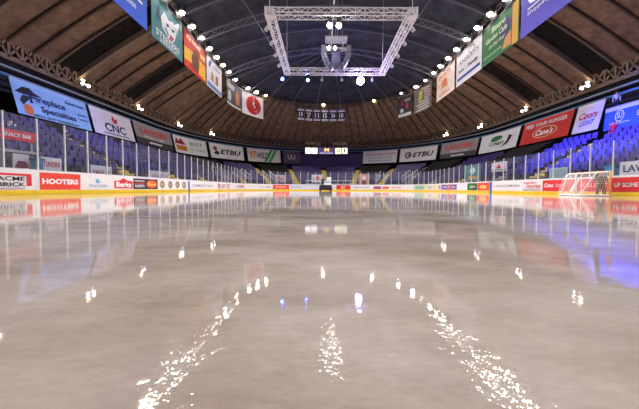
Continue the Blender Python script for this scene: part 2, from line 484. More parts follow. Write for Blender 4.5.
for key in ALLK:
    top = KTOP
    pale = key[0] == 'a' and abs(key[1]) > 70 or key in (('a', 57.5), ('y', 1, 26.4))
    b = MB()
    for k in range(0, top + 1):
        P = rowP(k); t = key_s(P, key); z = Z0 + RISE * k
        for h in (0, 1):
            p0, nn = P.pt(t)
            tx = V((nn.y, -nn.x, 0))
            c = P.at(t, z - RISE + RISE * (h + 1) / 2 + .02 , .35 - TREAD * (.25 + .5 * h) + .2)
            b.box(c, (1.0, TREAD * .52, RISE * .55), tx, nn, (0, 0, 1))
    o = b.build('stair_flight', STAIRG if pale else STAIRY)
    if key[0] == 'a': lab = far_named[key[1]]
    else:
        sd = 'left' if key[1] < 0 else 'right'
        lab = {('left', 0): 'yellow stair flight behind the left glass, farthest of the left side', ('left', 1): 'yellow stair flight in the left stand below the white blue-lettered banner',
               ('left', 2): 'yellow stair flight crossing the left stand below the light blue banner', ('left', 3): 'yellow stair flight at the very near end of the left stand',
               ('right', 0): 'yellow stair flight in the right stand behind the black cover', ('right', 1): 'pale stair flight along the far edge of the violet seats',
               ('right', 2): 'long yellow stair flight splitting the violet seats at right', ('right', 3): 'yellow stair flight at the very near end of the right stand'}[(sd, SIDE_Y[key[1]].index(key[2]))]
    tag(o, lab, 'stairs', 'aisle stairs in the stands')
    # white tube handrail for the aisles at the bottom (two rails)
    P0 = rowP(0); P3 = rowP(2)

# ================================================================== SEATS
SEATM = mat((56, 40, 118), .5, .1); SEATD = mat((58, 42, 106), .5, .1)
def seat_shapes():
    s_ = MB(); s_.box((0, .02, .40), (.44, .40, .05)); s_.box((0, .2, .37), (.42, .05, .06))
    b_ = MB(); b_.box((0, -.22, .66), (.44, .045, .44), (1, 0, 0), None, (0, -.18, 1)); b_.box((0, -.262, .90), (.36, .04, .06))
    f_ = MB(); f_.box((0, -.12, .19), (.06, .10, .38)); f_.box((0, -.12, .015), (.2, .16, .03))
    return s_, b_, f_
COVER = [(0 - 82.5, -62.5), (-42.5, -22.5), (17.5, 37.5), (57.5, 77.5)]
def covered(key_lo, key_hi):
    if key_lo[0] == 'a' and key_hi[0] == 'a': return (key_lo[1], key_hi[1]) in COVER
    return key_lo == ('y', 1, 33.4) and key_hi == ('y', 1, 26.4)
cam_p = V((0, 0, .3))
seats = []
for si in range(len(ALLK) - 1):
    lo, hi = ALLK[si], ALLK[si + 1]
    cov = covered(lo, hi)
    raised = lo[0] == 'y' and lo[1] == 1 and lo[2] < 27
    for k in range(0, KTOP + 1):
        if cov and k >= 3: continue
        P = rowP(k); a = key_s(P, lo) + .62; c = key_s(P, hi) - .62
        nn_ = max(1, int((c - a) / .54)); 
        for i in range(nn_):
            t = a + (c - a) * (i + .5) / nn_
            p = P.at(t, Z0 + RISE * k, -.1); _, nv = P.pt(t)
            u = p.x / p.y * 284 + 322 if p.y > .5 else -1
            vis = 0 < u < 639
            seats.append((vis, (p - cam_p).length - 2.0 * (p.x > 0), p, math.atan2(-nv.x, nv.y), si, k, i, nn_))
vis = sorted([s for s in seats if s[0]], key=lambda s: s[1])
picked, rest = vis[:300], vis[300:]
sA, sB, sC = seat_shapes()
proto = empty('stadium_seat', (0, 0, 0))
parts = [sA.build('seat', SEATM, proto), sB.build('backrest', SEATM, proto), sC.build('pedestal', mat((60, 60, 66), .5), proto)]
def sec_name(si):
    lo, hi = ALLK[si], ALLK[si + 1]
    mid = order_key(lo) + order_key(hi)
    sd = 'left' if mid < 0 else 'right'
    same = [j for j in range(len(ALLK) - 1) if (order_key(ALLK[j]) + order_key(ALLK[j + 1]) < 0) == (mid < 0)]
    same.sort(key=lambda j: abs(order_key(ALLK[j]) + order_key(ALLK[j + 1])), reverse=True)
    return ORDW[same.index(si)] + ' block of the ' + sd + ' stand'
for j, (v_, d_, p, rz, si, k, i, nn_) in enumerate(picked):
    if j == 0: o = proto
    else:
        o = proto.copy(); COL.objects.link(o)
        for ch in parts:
            c = ch.copy(); COL.objects.link(c); c.parent = o
    o.location = p; o.rotation_euler = (0, 0, rz)
    fromnear = i if order_key(ALLK[si]) < 0 else nn_ - 1 - i
    tag(o, 'purple seat, %s row up, %s from the near aisle, %s' % (ordw(k), ordw(fromnear), sec_name(si)), 'seat', 'purple seats in the stands')
b = MB()
sv = sA.v + sB.v; sf = sA.f + [[q + len(sA.v) for q in f] for f in sB.f]
for (v_, d_, p, rz, si, k, i, nn_) in rest:
    R = Matrix.Rotation(rz, 3, 'Z'); b.add([R @ q + p for q in sv], sf)
o = b.build('seats', SEATD, loc=(0, 0, 0)); tag(o, 'purple seats filling the farther blocks of the stands', 'seats'); o['kind'] = 'stuff'

# black covers over the closed blocks
covl = ['black cover over upper rows, left, above the near end of the left corner glass', 'dark cover over upper rows below the white banner with an orange number',
        'dark cover over upper rows below the white banner with blue text lines', 'black cover over upper rows below the right grey banner with red lettering']
CLOTH = mat((20, 19, 24), .85, .2)
def cover(lo, hi, label):
    b = MB(); N = 10
    vs = []
    for k in (2.55, 3, 3.8, 4.6, 5.3, 6, 6.9):
        P = rowP(k); a = key_s(P, lo) + .55; c = key_s(P, hi) - .55
        for i in range(N + 1):
            vs.append(P.at(a + (c - a) * i / N, Z0 + RISE * k + (.62 if k > 2.6 else -.1) + .05 * math.sin(i * 2.1 + k), 0.1))
    fs = []
    for r in range(6):
        for i in range(N): q = r * (N + 1) + i; fs.append((q, q + 1, q + N + 2, q + N + 1))
    b.add(vs, fs); o = b.build('seat_cover', CLOTH, smooth=True)
    md = o.modifiers.new('thick', 'SOLIDIFY'); md.thickness = .03
    return tag(o, label, 'cover', 'black covers over closed seat blocks')
for (a0, a1), l in zip(COVER, covl): cover(('a', a0), ('a', a1), l)
cover(('y', 1, 33.4), ('y', 1, 26.4), 'black cover over upper rows on the right below the red banner')

# ================================================================== DASHER BOARDS
PANELS = []   # (s0, s1, label, base colour, graphics)
BH = 1.0
S_ = lambda *a: a
DK = (40, 36, 44)
def panel(s0, s1, label, items=(), rgb=(232, 232, 238), kick=(240, 204, 30), cap=(236, 236, 240)):
    t = empty('dasher_board', RK.at((s0 + s1) / 2, 0, -.06))
    b = MB(); b.slab(RK, s0 + .006, s1 - .006, .2, BH - .05, 0, .10); fc = b.build('facing', mat(rgb, .35, .03), t)
    b = MB(); b.slab(RK, s0 + .004, s1 - .004, 0, .2, .015, .115); b.build('kickplate', mat(kick, .4, .04), t)
    b = MB(); b.slab(RK, s0, s1, BH - .05, BH, .03, .16); b.build('cap_rail', mat(cap, .4, .03), t)
    graphics(fc, RK, s0, s1, .2, BH - .05, 0, 0, items)
    return tag(t, label, 'rink board', 'dasher boards round the ice')
TX = lambda *a: ('text', 'lettering') + a
RC = lambda *a: ('rect', 'stripe') + a
EM = lambda k, *a: (k, 'emblem') + a
RD = (216, 36, 50); BK = (26, 24, 30); WH = (238, 238, 242); OR = (228, 62, 40)
panel(-49.6, -48.2, 'plain white dasher board nearest to the viewer on the left')
panel(-48.2, -46.06, 'white dasher board with black lettering inside a red bracket', [
    EM('poly', RD, [(.27, .86), (.93, .86), (.93, .75), (.25, .75)]), RC(RD, .84, .22, .09, .56),
    TX(BK, 'ACME', .345, .48, .46, .22, {'bold': .014}), TX(BK, 'BRICK', .345, .19, .47, .22, {'bold': .014}), TX((150, 90, 130), 'MISSISSIPPI', .36, .04, .44, .08)])
panel(-46.06, -43.85, 'white dasher board with big orange red panel and white lettering', [
    RC(OR, .085, .02, .9, .96), TX(WH, 'HOOTERS', .13, .34, .80, .32, {'bold': .05})])
panel(-43.85, -41.72, 'white dasher board with small blue globe emblem above thin blue letters', [
    EM('disc', (60, 160, 214), .5, .62, .065, .15), EM('disc', (190, 226, 244), .52, .66, .03, .07), TX((96, 160, 190), 'TRULY LEAN', .22, .2, .58, .16)])
panel(-41.72, -39.98, 'white dasher board with red house-shaped sign and white lettering', [
    EM('poly', RD, [(.06, .1), (.96, .1), (.96, .68), (.7, .72), (.5, .92), (.3, .72), (.06, .68)]), TX(WH, 'Berks', .14, .2, .74, .42, {'bold': .04})])
panel(-39.98, -37.36, 'dasher board half navy striped and half orange flame', [
    RC((34, 32, 52), .0, .05, 1., .9), RC(WH, .04, .72, .38, .06), RC((220, 60, 60), .04, .52, .38, .08), TX(WH, 'NORTH', .06, .2, .34, .24, {'bold': .03}),
    EM('disc', (232, 96, 40), .72, .5, .24, .36), TX((250, 214, 120), 'Fire', .56, .34, .32, .3, {'bold': .03})])
panel(-37.36, -32.7, 'white dasher board with four tan ring letters, left of a blue post', [
    EM('ring', (170, 136, 70), .13 + .235 * i, .5, .07, .36, .55) for i in range(4)] + [RC((120, 126, 140), .12 + .235 * i, .2, .02, .6) for i in range(4)])
panel(-32.7, -32.4, 'narrow blue dasher board post on the left side', [], (36, 84, 160), (36, 84, 160))
panel(-32.4, -26.1, 'long white dasher board with grey lettering on the left side', [TX((140, 142, 156), 'COMMUNITY BANK', .08, .34, .76, .3)])
panel(-26.1, -20.4, 'white dasher board with dark red ring and lettering in the left corner', [
    EM('ring', (168, 44, 60), .16, .5, .07, .38, .5), TX((168, 44, 60), 'CITY', .28, .2, .28, .55, {'bold': .03}), EM('ring', (190, 60, 60), .72, .5, .08, .4, .55)])
panel(-20.4, -18.7, 'plain white dasher board in the left corner')
panel(-18.7, -15.3, 'white dasher board with small red letters in the left corner', [TX((176, 60, 64), '2TER', .1, .25, .75, .5, {'bold': .03})])
panel(-15.3, -12.7, 'white dasher board with no lettering at the far left bend')
panel(-12.7, -10.0, 'white dasher board left of the orange far board', [TX((150, 150, 170), 'ICE TIME', .1, .3, .8, .4)], kick=(236, 200, 40))
panel(-10.0, -7.1, 'far dasher board with orange red panel left of the resurfacer', [RC(OR, .02, .02, .96, .96), TX((246, 190, 170), 'PIZZA', .2, .25, .6, .5, {'bold': .03})])
panel(-7.1, -4.7, 'pale blue white far dasher board with grey lettering', [TX((140, 150, 190), 'AUTO', .12, .25, .7, .45)], (206, 212, 230))
panel(-4.7, -2.4, 'pale far dasher board immediately left of the resurfacer', [], (206, 212, 230))
panel(-2.4, .6, 'far dasher board behind the ice resurfacer', [], (214, 216, 228))
panel(.6, 3.3, 'far dasher board with red panel right of the resurfacer', [RC(RD, .08, .02, .88, .96), TX((250, 220, 150), 'GO', .35, .2, .3, .55, {'bold': .04})])
panel(3.3, 6.8, 'white far dasher board with blue lettering lines', [TX((110, 120, 180), 'CREDIT UNION', .08, .3, .8, .4)])
panel(6.8, 10.0, 'white far dasher board with purple and red blocks', [RC((160, 60, 110), .08, .15, .4, .6), RC((226, 90, 70), .55, .2, .34, .5)])
panel(10.0, 12.0, 'far right bend dasher board with red lettering', [TX(RD, 'DINER', .1, .3, .8, .4)])
panel(12.0, 14.1, 'white dasher board at the far right bend, plain')
panel(14.1, 16.8, 'pale green dasher board in the right corner', [RC((170, 206, 180), .05, .08, .9, .84), TX((70, 140, 110), 'LAKE', .2, .3, .6, .4)])
panel(16.8, 19.4, 'white dasher board with yellow stripe in the right corner', [RC((240, 220, 90), .1, .1, .12, .8), TX((110, 120, 170), 'HEALTH', .3, .3, .6, .4)])
panel(19.4, 22.0, 'white dasher board with yellow blocks in the right corner', [RC((240, 220, 90), .08, .1, .2, .8), RC((240, 220, 90), .4, .1, .12, .8), RC((150, 170, 200), .65, .2, .25, .6)])
panel(22.0, 24.0, 'purple dasher board left of a red stripe, right corner', [RC((110, 60, 150), .02, .1, .9, .8), TX(WH, 'GYM', .2, .3, .6, .4)])
panel(24.0, 26.2, 'purple and red dasher board right of a red stripe', [RC(RD, .0, .0, .12, 1), RC((120, 70, 150), .16, .1, .8, .8), TX(WH, 'TAXI', .3, .3, .5, .4)])
panel(26.2, 28.4, 'plain white dasher board between purple and green adverts')
panel(28.4, 30.3, 'dark green dasher board on the right side', [RC((38, 92, 56), .02, .03, .96, .94), EM('disc', (60, 150, 70), .4, .5, .22, .3), TX(WH, 'LAWN', .3, .35, .5, .3)])
panel(30.3, 32.3, 'orange red flame dasher board beside the right blue post', [RC((224, 74, 40), .02, .03, .96, .94), EM('disc', (244, 160, 60), .5, .45, .3, .28), TX((250, 226, 160), 'GRILL', .2, .35, .6, .3, {'bold': .03})])
panel(32.3, 32.65, 'narrow blue dasher board post on the right side', [], (30, 104, 180), (30, 104, 180), (30, 104, 180))
panel(32.65, 36.45, 'white dasher board with wide grey serif name on the right side', [TX((120, 120, 112), 'J GOODMAN', .06, .34, .86, .34)])
panel(36.45, 38.4, 'white dasher board with slanted red lettering over a black line', [
    TX((200, 50, 90), 'INJURY', .06, .62, .7, .26, {'bold': .03, 'shear': .3}), TX((208, 60, 70), 'CENTER', .2, .32, .72, .26, {'bold': .03, 'shear': .3}), TX(BK, 'INSTITUTE', .08, .06, .84, .16)])
panel(38.4, 41.3, 'red dasher board with white script cut by a white diagonal', [
    RC(RD, .01, .02, .98, .96), TX(WH, 'Come', .06, .35, .26, .38, {'shear': .35, 'bold': .03}), TX((246, 190, 200), 'DROP', .38, .36, .2, .3, {'bold': .02}),
    EM('poly', WH, [(.74, .02), (.90, .98), (.96, .98), (.80, .02)])])
panel(41.3, 45.6, 'red dasher board with white capitals behind the goal', [
    RC(RD, .01, .02, .98, .96), TX((246, 200, 208), 'CALL US', .02, .34, .24, .3, {'bold': .02}), TX(WH, 'UP SOME FIX', .435, .34, .37, .3, {'bold': .03}), TX((246, 190, 200), 'FAST', .80, .10, .12, .14)])
panel(45.6, 48.2, 'plain red dasher board nearest to the viewer on the right', [RC(RD, .0, .02, .98, .96)])

# ================================================================== RINK GLASS
step = 1.27
def glass(s0, s1, label, h=1.95):
    t = empty('glass_panel', RK.at((s0 + s1) / 2, BH, -.05))
    b = MB(); b.slab(RK, s0 + .03, s1 - .03, BH, BH + h, -.045, .012, 0, 3); b.build('pane', GLASS, t)
    b = MB(); p = RK.at(s0, BH + h / 2, -.05); _, nn = RK.pt(s0)
    b.box(p, (.046, .06, h + .02), (nn.y, -nn.x, 0), nn, (0, 0, 1)); b.build('post', ALU, t)
    b = MB(); b.slab(RK, s0 + .03, s1 - .03, BH, BH + .05, -.03, .05, 0, 3); b.build('sill', ALU, t)
    return tag(t, label, 'glass panel', 'rink glass panels')
k = 0; s = -RK.s_y(1, 8.06)
L_ = []
while s < RK.s_y(1, 8.4): L_.append(s); s += step
nl = 0
left = [s for s in L_ if s < -18]; mid_ = [s for s in L_ if -18 <= s < 14]; right = [s for s in L_ if s >= 14]
for i, s in enumerate(left): glass(s, s + step, 'clear rink glass panel on the left side, %s counted from the near end' % ordw(i), 2.15)
for i, s in enumerate(mid_): glass(s, s + step, 'clear glass panel behind the far end, %s counted from the left' % ordw(i), 2.1)
# shift the right side so its posts fall on the photographed ones
for i, s in enumerate(right): glass(s, s + step, 'clear rink glass panel on the right side, %s counted from the near end' % ordw(len(right) - 1 - i), 1.85)

# ================================================================== LOWER BANNERS
LB = Stadium(24., 39.)
def banner(P, s0, s1, z0, z1, rgb, label, items, off=0., lean=0., cord=True, group=None, top=None):
    b = MB(); b.slab(P, s0, s1, z0, z1, off, .03, lean)
    o = b.build('banner', mat(rgb, .6, .05, 1.5)); tag(o, label, 'banner', group)
    graphics(o, P, s0, s1, z0, z1, off, lean, items)
    b = MB(); b.slab(P, s0, s1, z1 - .02, z1 + .08, off + .02, .07, 0); b.build('hem', mat((150, 150, 160), .6), o)
    if top:
        b = MB()
        for q in range(4):
            t = s0 + (s1 - s0) * (.04 + .92 * q / 3); b.bar(P.at(t, z1 + .05, off), P.at(t, top, off), .03)
        b.build('hanger', mat((120, 120, 126), .5), o)
    return o
NV = (28, 34, 84)
ZB, ZT, LN = 5.75, 8.4, .25
G1 = 'sponsor banners round the stands'
def low(s0, s1, rgb, label, items, z0=ZB, z1=ZT): return banner(LB, s0, s1, z0, z1, rgb, label, items, 0, LN, group=G1, top=8.62)
low(-55.8, -49.15, (150, 196, 236), 'light blue banner with a dark hat emblem, nearest on the left', [
    EM('poly', BK, [(.02, .62), (.12, .82), (.2, .84), (.24, .74), (.34, .66), (.22, .62), (.1, .60)]), EM('disc', (226, 120, 60), .13, .18, .05, .16), EM('poly', (34, 60, 60), [(.08, .28), (.2, .58), (.1, .58), (.05, .4)]),
    TX(NV, 'ireplace', .25, .42, .38, .26, {'bold': .02}), TX(NV, 'F', .17, .40, .08, .34), TX(NV, 'Specialties', .28, .14, .48, .25, {'bold': .02}), TX((40, 60, 130), 'showroom', .64, .72, .3, .12), TX((60, 90, 60), 'sales and installation', .16, .03, .62, .08),
    TX((50, 60, 150), 'grills', .80, .42, .14, .09), TX((50, 60, 150), 'hearths', .80, .28, .16, .09)])
low(-48.75, -42.8, (232, 226, 246), 'white banner with three big navy letters under a red flame', [
    TX(NV, 'CNC', .25, .18, .52, .34, {'bold': .03}), EM('poly', (196, 40, 60), [(.50, .58), (.46, .70), (.50, .88), (.55, .74), (.60, .80), (.60, .64), (.55, .56)]), RC((60, 70, 150), .2, .08, .62, .04)])
low(-42.3, -34.3, (150, 140, 144), 'grey banner with red capitals, left side', [
    RC((60, 56, 62), 0, 0, 1, .32), TX((206, 52, 56), 'LANCERS', .14, .56, .72, .26, {'bold': .03}), TX((232, 228, 230), 'WE BUY CARS', .2, .34, .56, .13), RC((226, 224, 228), .3, .12, .36, .08)])
low(-33.8, -26.65, (228, 226, 228), 'white banner with dark red roofs over a yellow patch', [
    EM('poly', (150, 24, 30), [(.02, .52), (.09, .9), (.15, .7), (.23, .92), (.36, .52)]), RC((206, 150, 40), .04, .16, .34, .3), TX((160, 30, 34), 'TUNDRA', .06, .2, .3, .22, {'bold': .03}),
    TX((120, 150, 130), 'BEST', .48, .54, .4, .26), TX((140, 160, 150), 'OF TOWN', .46, .22, .46, .18)])
def tiger(s0, s1, label, ring):
    it = [TX(BK, 'ETBU', .30 if not ring else .34, .30, .62 if not ring else .58, .36, {'bold': .04, 'shear': .25})]
    if ring: it += [EM('ring', (40, 36, 40), .23, .48, .09, .25, .6), EM('poly', BK, [(.2, .4), (.26, .4), (.3, .56), (.22, .56)])]
    else: it += [EM('disc', (120, 84, 50), .16, .66, .06, .15), EM('poly', BK, [(.1, .3), (.16, .5), (.28, .46), (.24, .22)]), EM('disc', (60, 50, 50), .2, .4, .05, .12)]
    low(s0, s1, (230, 226, 230), label, it)
tiger(-25.95, -18.65, 'white banner with slanted black letters and brown emblem, left', False)
low(-17.75, -10.5, (226, 222, 222), 'white banner with orange number and green diagonal stripes', [
    TX((224, 130, 50), '97', .05, .2, .22, .62, {'bold': .04}), TX((60, 70, 70), 'WILD', .27, .24, .36, .5, {'bold': .03, 'shear': .2}),
    EM('poly', (40, 150, 80), [(.48, .02), (.56, .02), (.78, .98), (.70, .98)]), EM('poly', (70, 180, 100), [(.60, .02), (.70, .02), (.92, .98), (.82, .98)])])
low(-9.85, -6.1, (86, 68, 98), 'small dark purple banner with two grey letters left of the scoreboard', [TX((190, 184, 190), 'UU', .25, .3, .45, .4, {'bold': .04})])
low(7.85, 15.2, (226, 226, 232), 'white far banner with thin red and blue text lines', [
    TX((206, 80, 80), 'CHRISTUS HEALTH PLAN', .06, .62, .88, .18), TX((90, 100, 170), 'family care close to home', .16, .36, .7, .16), TX((90, 100, 170), 'now open on second', .16, .12, .7, .16)])
tiger(15.85, 23.6, 'white banner with slanted black letters and ring emblem, right', True)
low(24.45, 32.0, (150, 140, 146), 'grey banner with red capitals, right side', [
    RC((70, 64, 70), 0, 0, 1, .3), TX((214, 58, 56), 'LANCERS', .14, .56, .72, .28, {'bold': .03}), TX((232, 228, 230), 'WE BUY CARS', .26, .34, .5, .13), RC((226, 224, 228), .3, .1, .36, .08)])
low(32.6, 40.4, (226, 226, 232), 'white banner with green tree crown and dark lettering', [
    EM('disc', (40, 120, 70), .42, .70, .15, .14), EM('disc', (40, 120, 70), .36, .62, .10, .08), RC((80, 60, 40), .41, .5, .02, .12), TX((30, 60, 50), 'CONLEY', .24, .32, .42, .18, {'bold': .03}),
    EM('poly', BK, [(.6, .16), (.76, .30), (.84, .66), (.74, .74), (.72, .44)])])
low(41.1, 48.05, (206, 52, 50), 'red banner with white capitals over a white framed script', [
    TX(WH, 'FEED YOUR HUNGER', .07, .70, .84, .17, {'bold': .02}), EM('disc', (240, 224, 160), .52, .40, .25, .23), EM('disc', (196, 44, 44), .52, .40, .235, .205), TX(WH, "Cane's", .34, .28, .36, .26, {'shear': .3, 'bold': .03})])
low(48.5, 51.15, (222, 214, 240), 'white banner with red script over blue capitals, between red and blue', [
    TX((200, 50, 90), 'Coors', .16, .46, .70, .26, {'shear': .3, 'bold': .03}), TX((60, 70, 190), 'LIGHT', .24, .22, .56, .18, {'shear': .15, 'bold': .03})])
banner(LB, 51.3, 56.6, 5.5, 7.4, (40, 92, 220), 'bright blue banner with white circled letters, far right', [
    RC((200, 206, 240), 0, .84, 1, .16), EM('ring', WH, .24, .56, .07, .26, .84), TX(WH, 'SU', .20, .46, .08, .26), TX(WH, 'health system', .1, .2, .3, .1), TX(WH, 'EXPERTS IN CARE', .5, .4, .4, .2)], .1, .1, group=G1)
# dark drapes behind the far scoreboard
b = MB(); DP = Stadium(25.6, 39.); b.slab(DP, DP.s_ang(-23), DP.s_ang(18), 4.9, 8.2, 0, .05)
tag(b.build('curtain', mat((92, 72, 124), .9, .2, 2.)), 'dark purple curtain hanging behind the far scoreboard', 'curtain')

# ================================================================== UPPER BANNERS (under the catwalk)
UB = Stadium(14.6, 40.8)
G2 = 'large banners under the light catwalk'
def upb(s0, s1, rgb, label, items, z0=12.4, z1=15.95):
    sh = -.5 if s0 > 18 else (.5 if s1 < -18.3 else 0)
    return banner(UB, s0 + sh, s1 + sh, z0, z1, rgb, label, items, -.1, 0, group=G2, top=16.2)
LT = (226, 230, 236)
upb(-47.6, -41.95, (54, 92, 206), 'bright blue banner cut by the top of the photo, left', [
    TX(LT, 'COMMUNITY', .3, .62, .62, .2, {'bold': .03}), RC(LT, .1, .44, .8, .05), TX(LT, 'federal credit union', .1, .22, .66, .14)])
upb(-41.35, -36.4, (70, 128, 136), 'teal banner with a white animal shape, upper left', [
    EM('poly', LT, [(.3, .4), (.26, .62), (.36, .82), (.5, .72), (.66, .8), (.78, .6), (.70, .36), (.58, .22), (.46, .3)]), EM('poly', (180, 80, 110), [(.5, .28), (.6, .26), (.68, .4), (.56, .42)]), EM('poly', (60, 76, 84), [(.40, .58), (.5, .62), (.52, .56), (.44, .52)]), EM('poly', (60, 76, 84), [(.58, .58), (.70, .62), (.68, .54), (.60, .53)]), EM('poly', (120, 160, 166), [(.34, .44), (.44, .48), (.5, .36), (.46, .3)]), EM('poly', LT, [(.66, .74), (.86, .92), (.8, .62)]),
    EM('poly', (40, 80, 90), [(.12, .5), (.2, .8), (.26, .5)]), TX(LT, 'STEELERS', .1, .12, .76, .14), TX(LT, 'SHREVEPORT', .2, .03, .6, .07)])
upb(-36.05, -30.95, (204, 56, 50), 'red and yellow banner with a brown figure, upper left', [
    EM('poly', (240, 190, 60), [(.0, .18), (.0, .52), (.45, .60), (.4, .24)]), EM('poly', (240, 180, 50), [(.62, .10), (.98, .06), (.98, .5), (.66, .55)]), EM('poly', (110, 62, 40), [(.34, .1), (.3, .4), (.42, .7), (.56, .74), (.66, .4), (.62, .12)]),
    TX((250, 220, 190), 'ICE NIGHT', .1, .8, .62, .12, {'bold': .03}), RC((206, 190, 120), .7, .62, .24, .16)])
upb(-30.6, -25.7, (222, 222, 230), 'white banner with a blue flash and tan figures, upper left', [
    EM('poly', (60, 90, 180), [(.08, .72), (.2, .96), (.3, .9), (.18, .66)]), EM('poly', (176, 136, 96), [(.22, .3), (.3, .62), (.42, .5), (.4, .26)]), EM('poly', (150, 110, 80), [(.52, .28), (.58, .6), (.74, .62), (.72, .28)]), RC((90, 120, 180), .02, .03, .96, .14), TX((60, 80, 140), 'HOCKEY', .36, .76, .5, .12)])
upb(-23.65, -18.65, (70, 66, 74), 'dark framed banner with photographed figures, upper left', [
    RC((170, 170, 176), .05, .70, .5, .22), EM('poly', (196, 190, 190), [(.1, .2), (.14, .6), (.3, .62), (.36, .2)]), EM('poly', (50, 56, 90), [(.3, .16), (.34, .5), (.5, .5), (.54, .16)]), EM('poly', (196, 130, 104), [(.62, .2), (.6, .6), (.72, .84), (.84, .6), (.84, .2)]), RC((200, 200, 206), .02, .03, .9, .08)])
upb(-18.2, -13.1, (232, 228, 232), 'white banner with a red round emblem, upper left', [
    EM('disc', (190, 36, 44), .55, .5, .34, .42), EM('ring', (226, 150, 152), .55, .5, .30, .37, .82), EM('ring', (238, 220, 220), .55, .5, .225, .28, .9), EM('disc', (150, 26, 36), .55, .5, .2, .25), EM('poly', (226, 220, 220), [(.5, .32), (.47, .5), (.52, .68), (.64, .66), (.58, .54), (.66, .46), (.58, .34)])])
upb(13.6, 16.75, (60, 56, 62), 'dark banner with white and red marks, upper right', [
    EM('poly', (180, 60, 80), [(.22, .6), (.3, .88), (.4, .6)]), EM('poly', (190, 70, 90), [(.55, .4), (.6, .66), (.75, .64), (.72, .38)]), RC((210, 210, 216), .06, .05, .9, .14), TX((220, 220, 226), 'RINK', .5, .72, .42, .12), EM('disc', (210, 210, 214), .3, .34, .12, .1)])
upb(17.25, 21.9, (110, 104, 100), 'dark banner with yellow green leaf and text lines, upper right', [
    EM('poly', (170, 190, 60), [(.22, .5), (.3, .9), (.42, .86), (.44, .6), (.34, .46)])] + [RC((206, 200, 200), .14 + .1 * (i % 2), .06 + .11 * i, .7 - .1 * (i % 2), .055) for i in range(4)] + [RC((210, 170, 160), .56, .5 + .12 * i, .36, .06) for i in range(4)])
upb(24.2, 29.5, (232, 216, 206), 'white banner with orange figures, upper right', [
    TX((220, 120, 70), 'SPORTS', .1, .72, .7, .16, {'bold': .03}), EM('poly', (226, 140, 90), [(.3, .3), (.28, .62), (.44, .68), (.6, .64), (.66, .3), (.5, .4)]), EM('disc', (206, 120, 80), .52, .48, .12, .14), TX((216, 110, 70), 'GRILL', .18, .10, .6, .13, {'bold': .02}), TX((216, 130, 90), 'EST', .08, .48, .16, .1)])
upb(30.0, 35.35, (220, 220, 228), 'white banner with thin dark capitals over a blue bar, upper right', [
    TX((70, 70, 84), 'ANSLEYS', .1, .62, .8, .13, {'bold': 0.}), EM('ring', (90, 90, 104), .64, .82, .12, .10, .8), TX((30, 34, 60), 'Law    Family', .12, .34, .76, .13, {'bold': .03}), RC((44, 74, 150), .06, .14, .9, .09)])
upb(35.5, 40.75, (48, 112, 66), 'green banner with pale slanted lettering and tan right edge, upper right', [
    RC((206, 158, 70), .84, .02, .14, .96), EM('poly', (70, 60, 110), [(.5, .3), (.56, .66), (.72, .84), (.82, .6), (.72, .34)]), EM('poly', (196, 140, 90), [(.6, .08), (.68, .34), (.82, .4), (.82, .06)]),
    TX((200, 224, 190), 'Bistro', .28, .72, .4, .14, {'shear': .3, 'bold': .02}), TX((216, 230, 206), 'Garden Cafe', .12, .52, .6, .13, {'shear': .3, 'bold': .02}), TX((200, 220, 190), 'on the river', .22, .34, .46, .11, {'shear': .3, 'bold': .02}), TX((206, 220, 200), 'great food and live music', .06, .14, .52, .07, {'shear': .2})])
upb(40.95, 47.2, (92, 84, 190), 'purple banner with huge white capitals cut by the top, right', [
    TX((230, 232, 240), 'UPS', .12, .58, .6, .38, {'bold': .05}), RC((226, 226, 240), .12, .50, .7, .035), TX((220, 222, 240), 'Shipping Store', .12, .36, .6, .10)])

# ---- six retired number banners
NB = Stadium(14.2, 40.8)
nums = ['19', '27', '11', '15', '34', '10']
b0 = -6.05
for i, nm in enumerate(nums):
    s0 = b0 + i * 1.56; s1 = s0 + 1.36
    banner(NB, s0, s1, 13.2, 15.35, (24, 24, 28), 'black retired number banner, %s of the far row' % (['first', 'second', 'third', 'fourth', 'fifth', 'last'][i] + ' from left'), [
        RC((224, 224, 230), .04, .84, .92, .12), RC((224, 224, 230), .04, .04, .92, .18), TX(WH, nm, .22, .32, .56, .42, {'bold': .03}), TX((60, 60, 70), 'PLAYER', .14, .08, .72, .1)], 0, 0, group='retired number banners', top=16.2)

# ================================================================== FAR SCOREBOARD
SB = Stadium(24.6, 39.)
s0, s1 = -5.1, 4.6
t = empty('scoreboard', SB.at((s0 + s1) / 2, 7.95, 0))
b = MB(); b.slab(SB, s0, s1, 7.9, 9.5, .35, .4); b.build('housing', mat((46, 34, 66), .5), t)
b = MB(); b.slab(SB, s0 + .31 * (s1 - s0), s0 + .68 * (s1 - s0), 8.0, 9.4, .385, .03); b.build('display', glow((110, 84, 150), .09), t)
L1 = glow((250, 244, 250), .3); L2 = glow((250, 246, 214), .24)
W_ = s1 - s0
for i, (u0, u1, m) in enumerate(((0.01, .135, L1), (.15, .29, L1), (.70, .84, L2), (.855, .985, L2))):
    b = MB(); b.slab(SB, s0 + u0 * W_, s0 + u1 * W_, 8.05, 9.35, .39, .03); p = b.build('display', m, t)
graphics(t, SB, s0, s1, 7.9, 9.5, .40, 0, [
    TX((90, 100, 80), '20:00', .72, .3, .1, .45), TX((90, 100, 80), '1', .9, .3, .03, .45), TX((226, 190, 90), 'M', .45, .42, .11, .5, {'bold': .05, 'glow': .3}), TX((196, 186, 210), 'ARENA LEAGUE', .34, .10, .3, .22, {'glow': .25})])
b = MB()
for q in (.1, .35, .65, .9): b.bar(SB.at(s0 + W_ * q, 9.5, .15), SB.at(s0 + W_ * q, 10.6, .15), .06)
b.build('hanger', STEEL, t)
tag(t, 'wide far scoreboard with glowing white end panels', 'scoreboard')
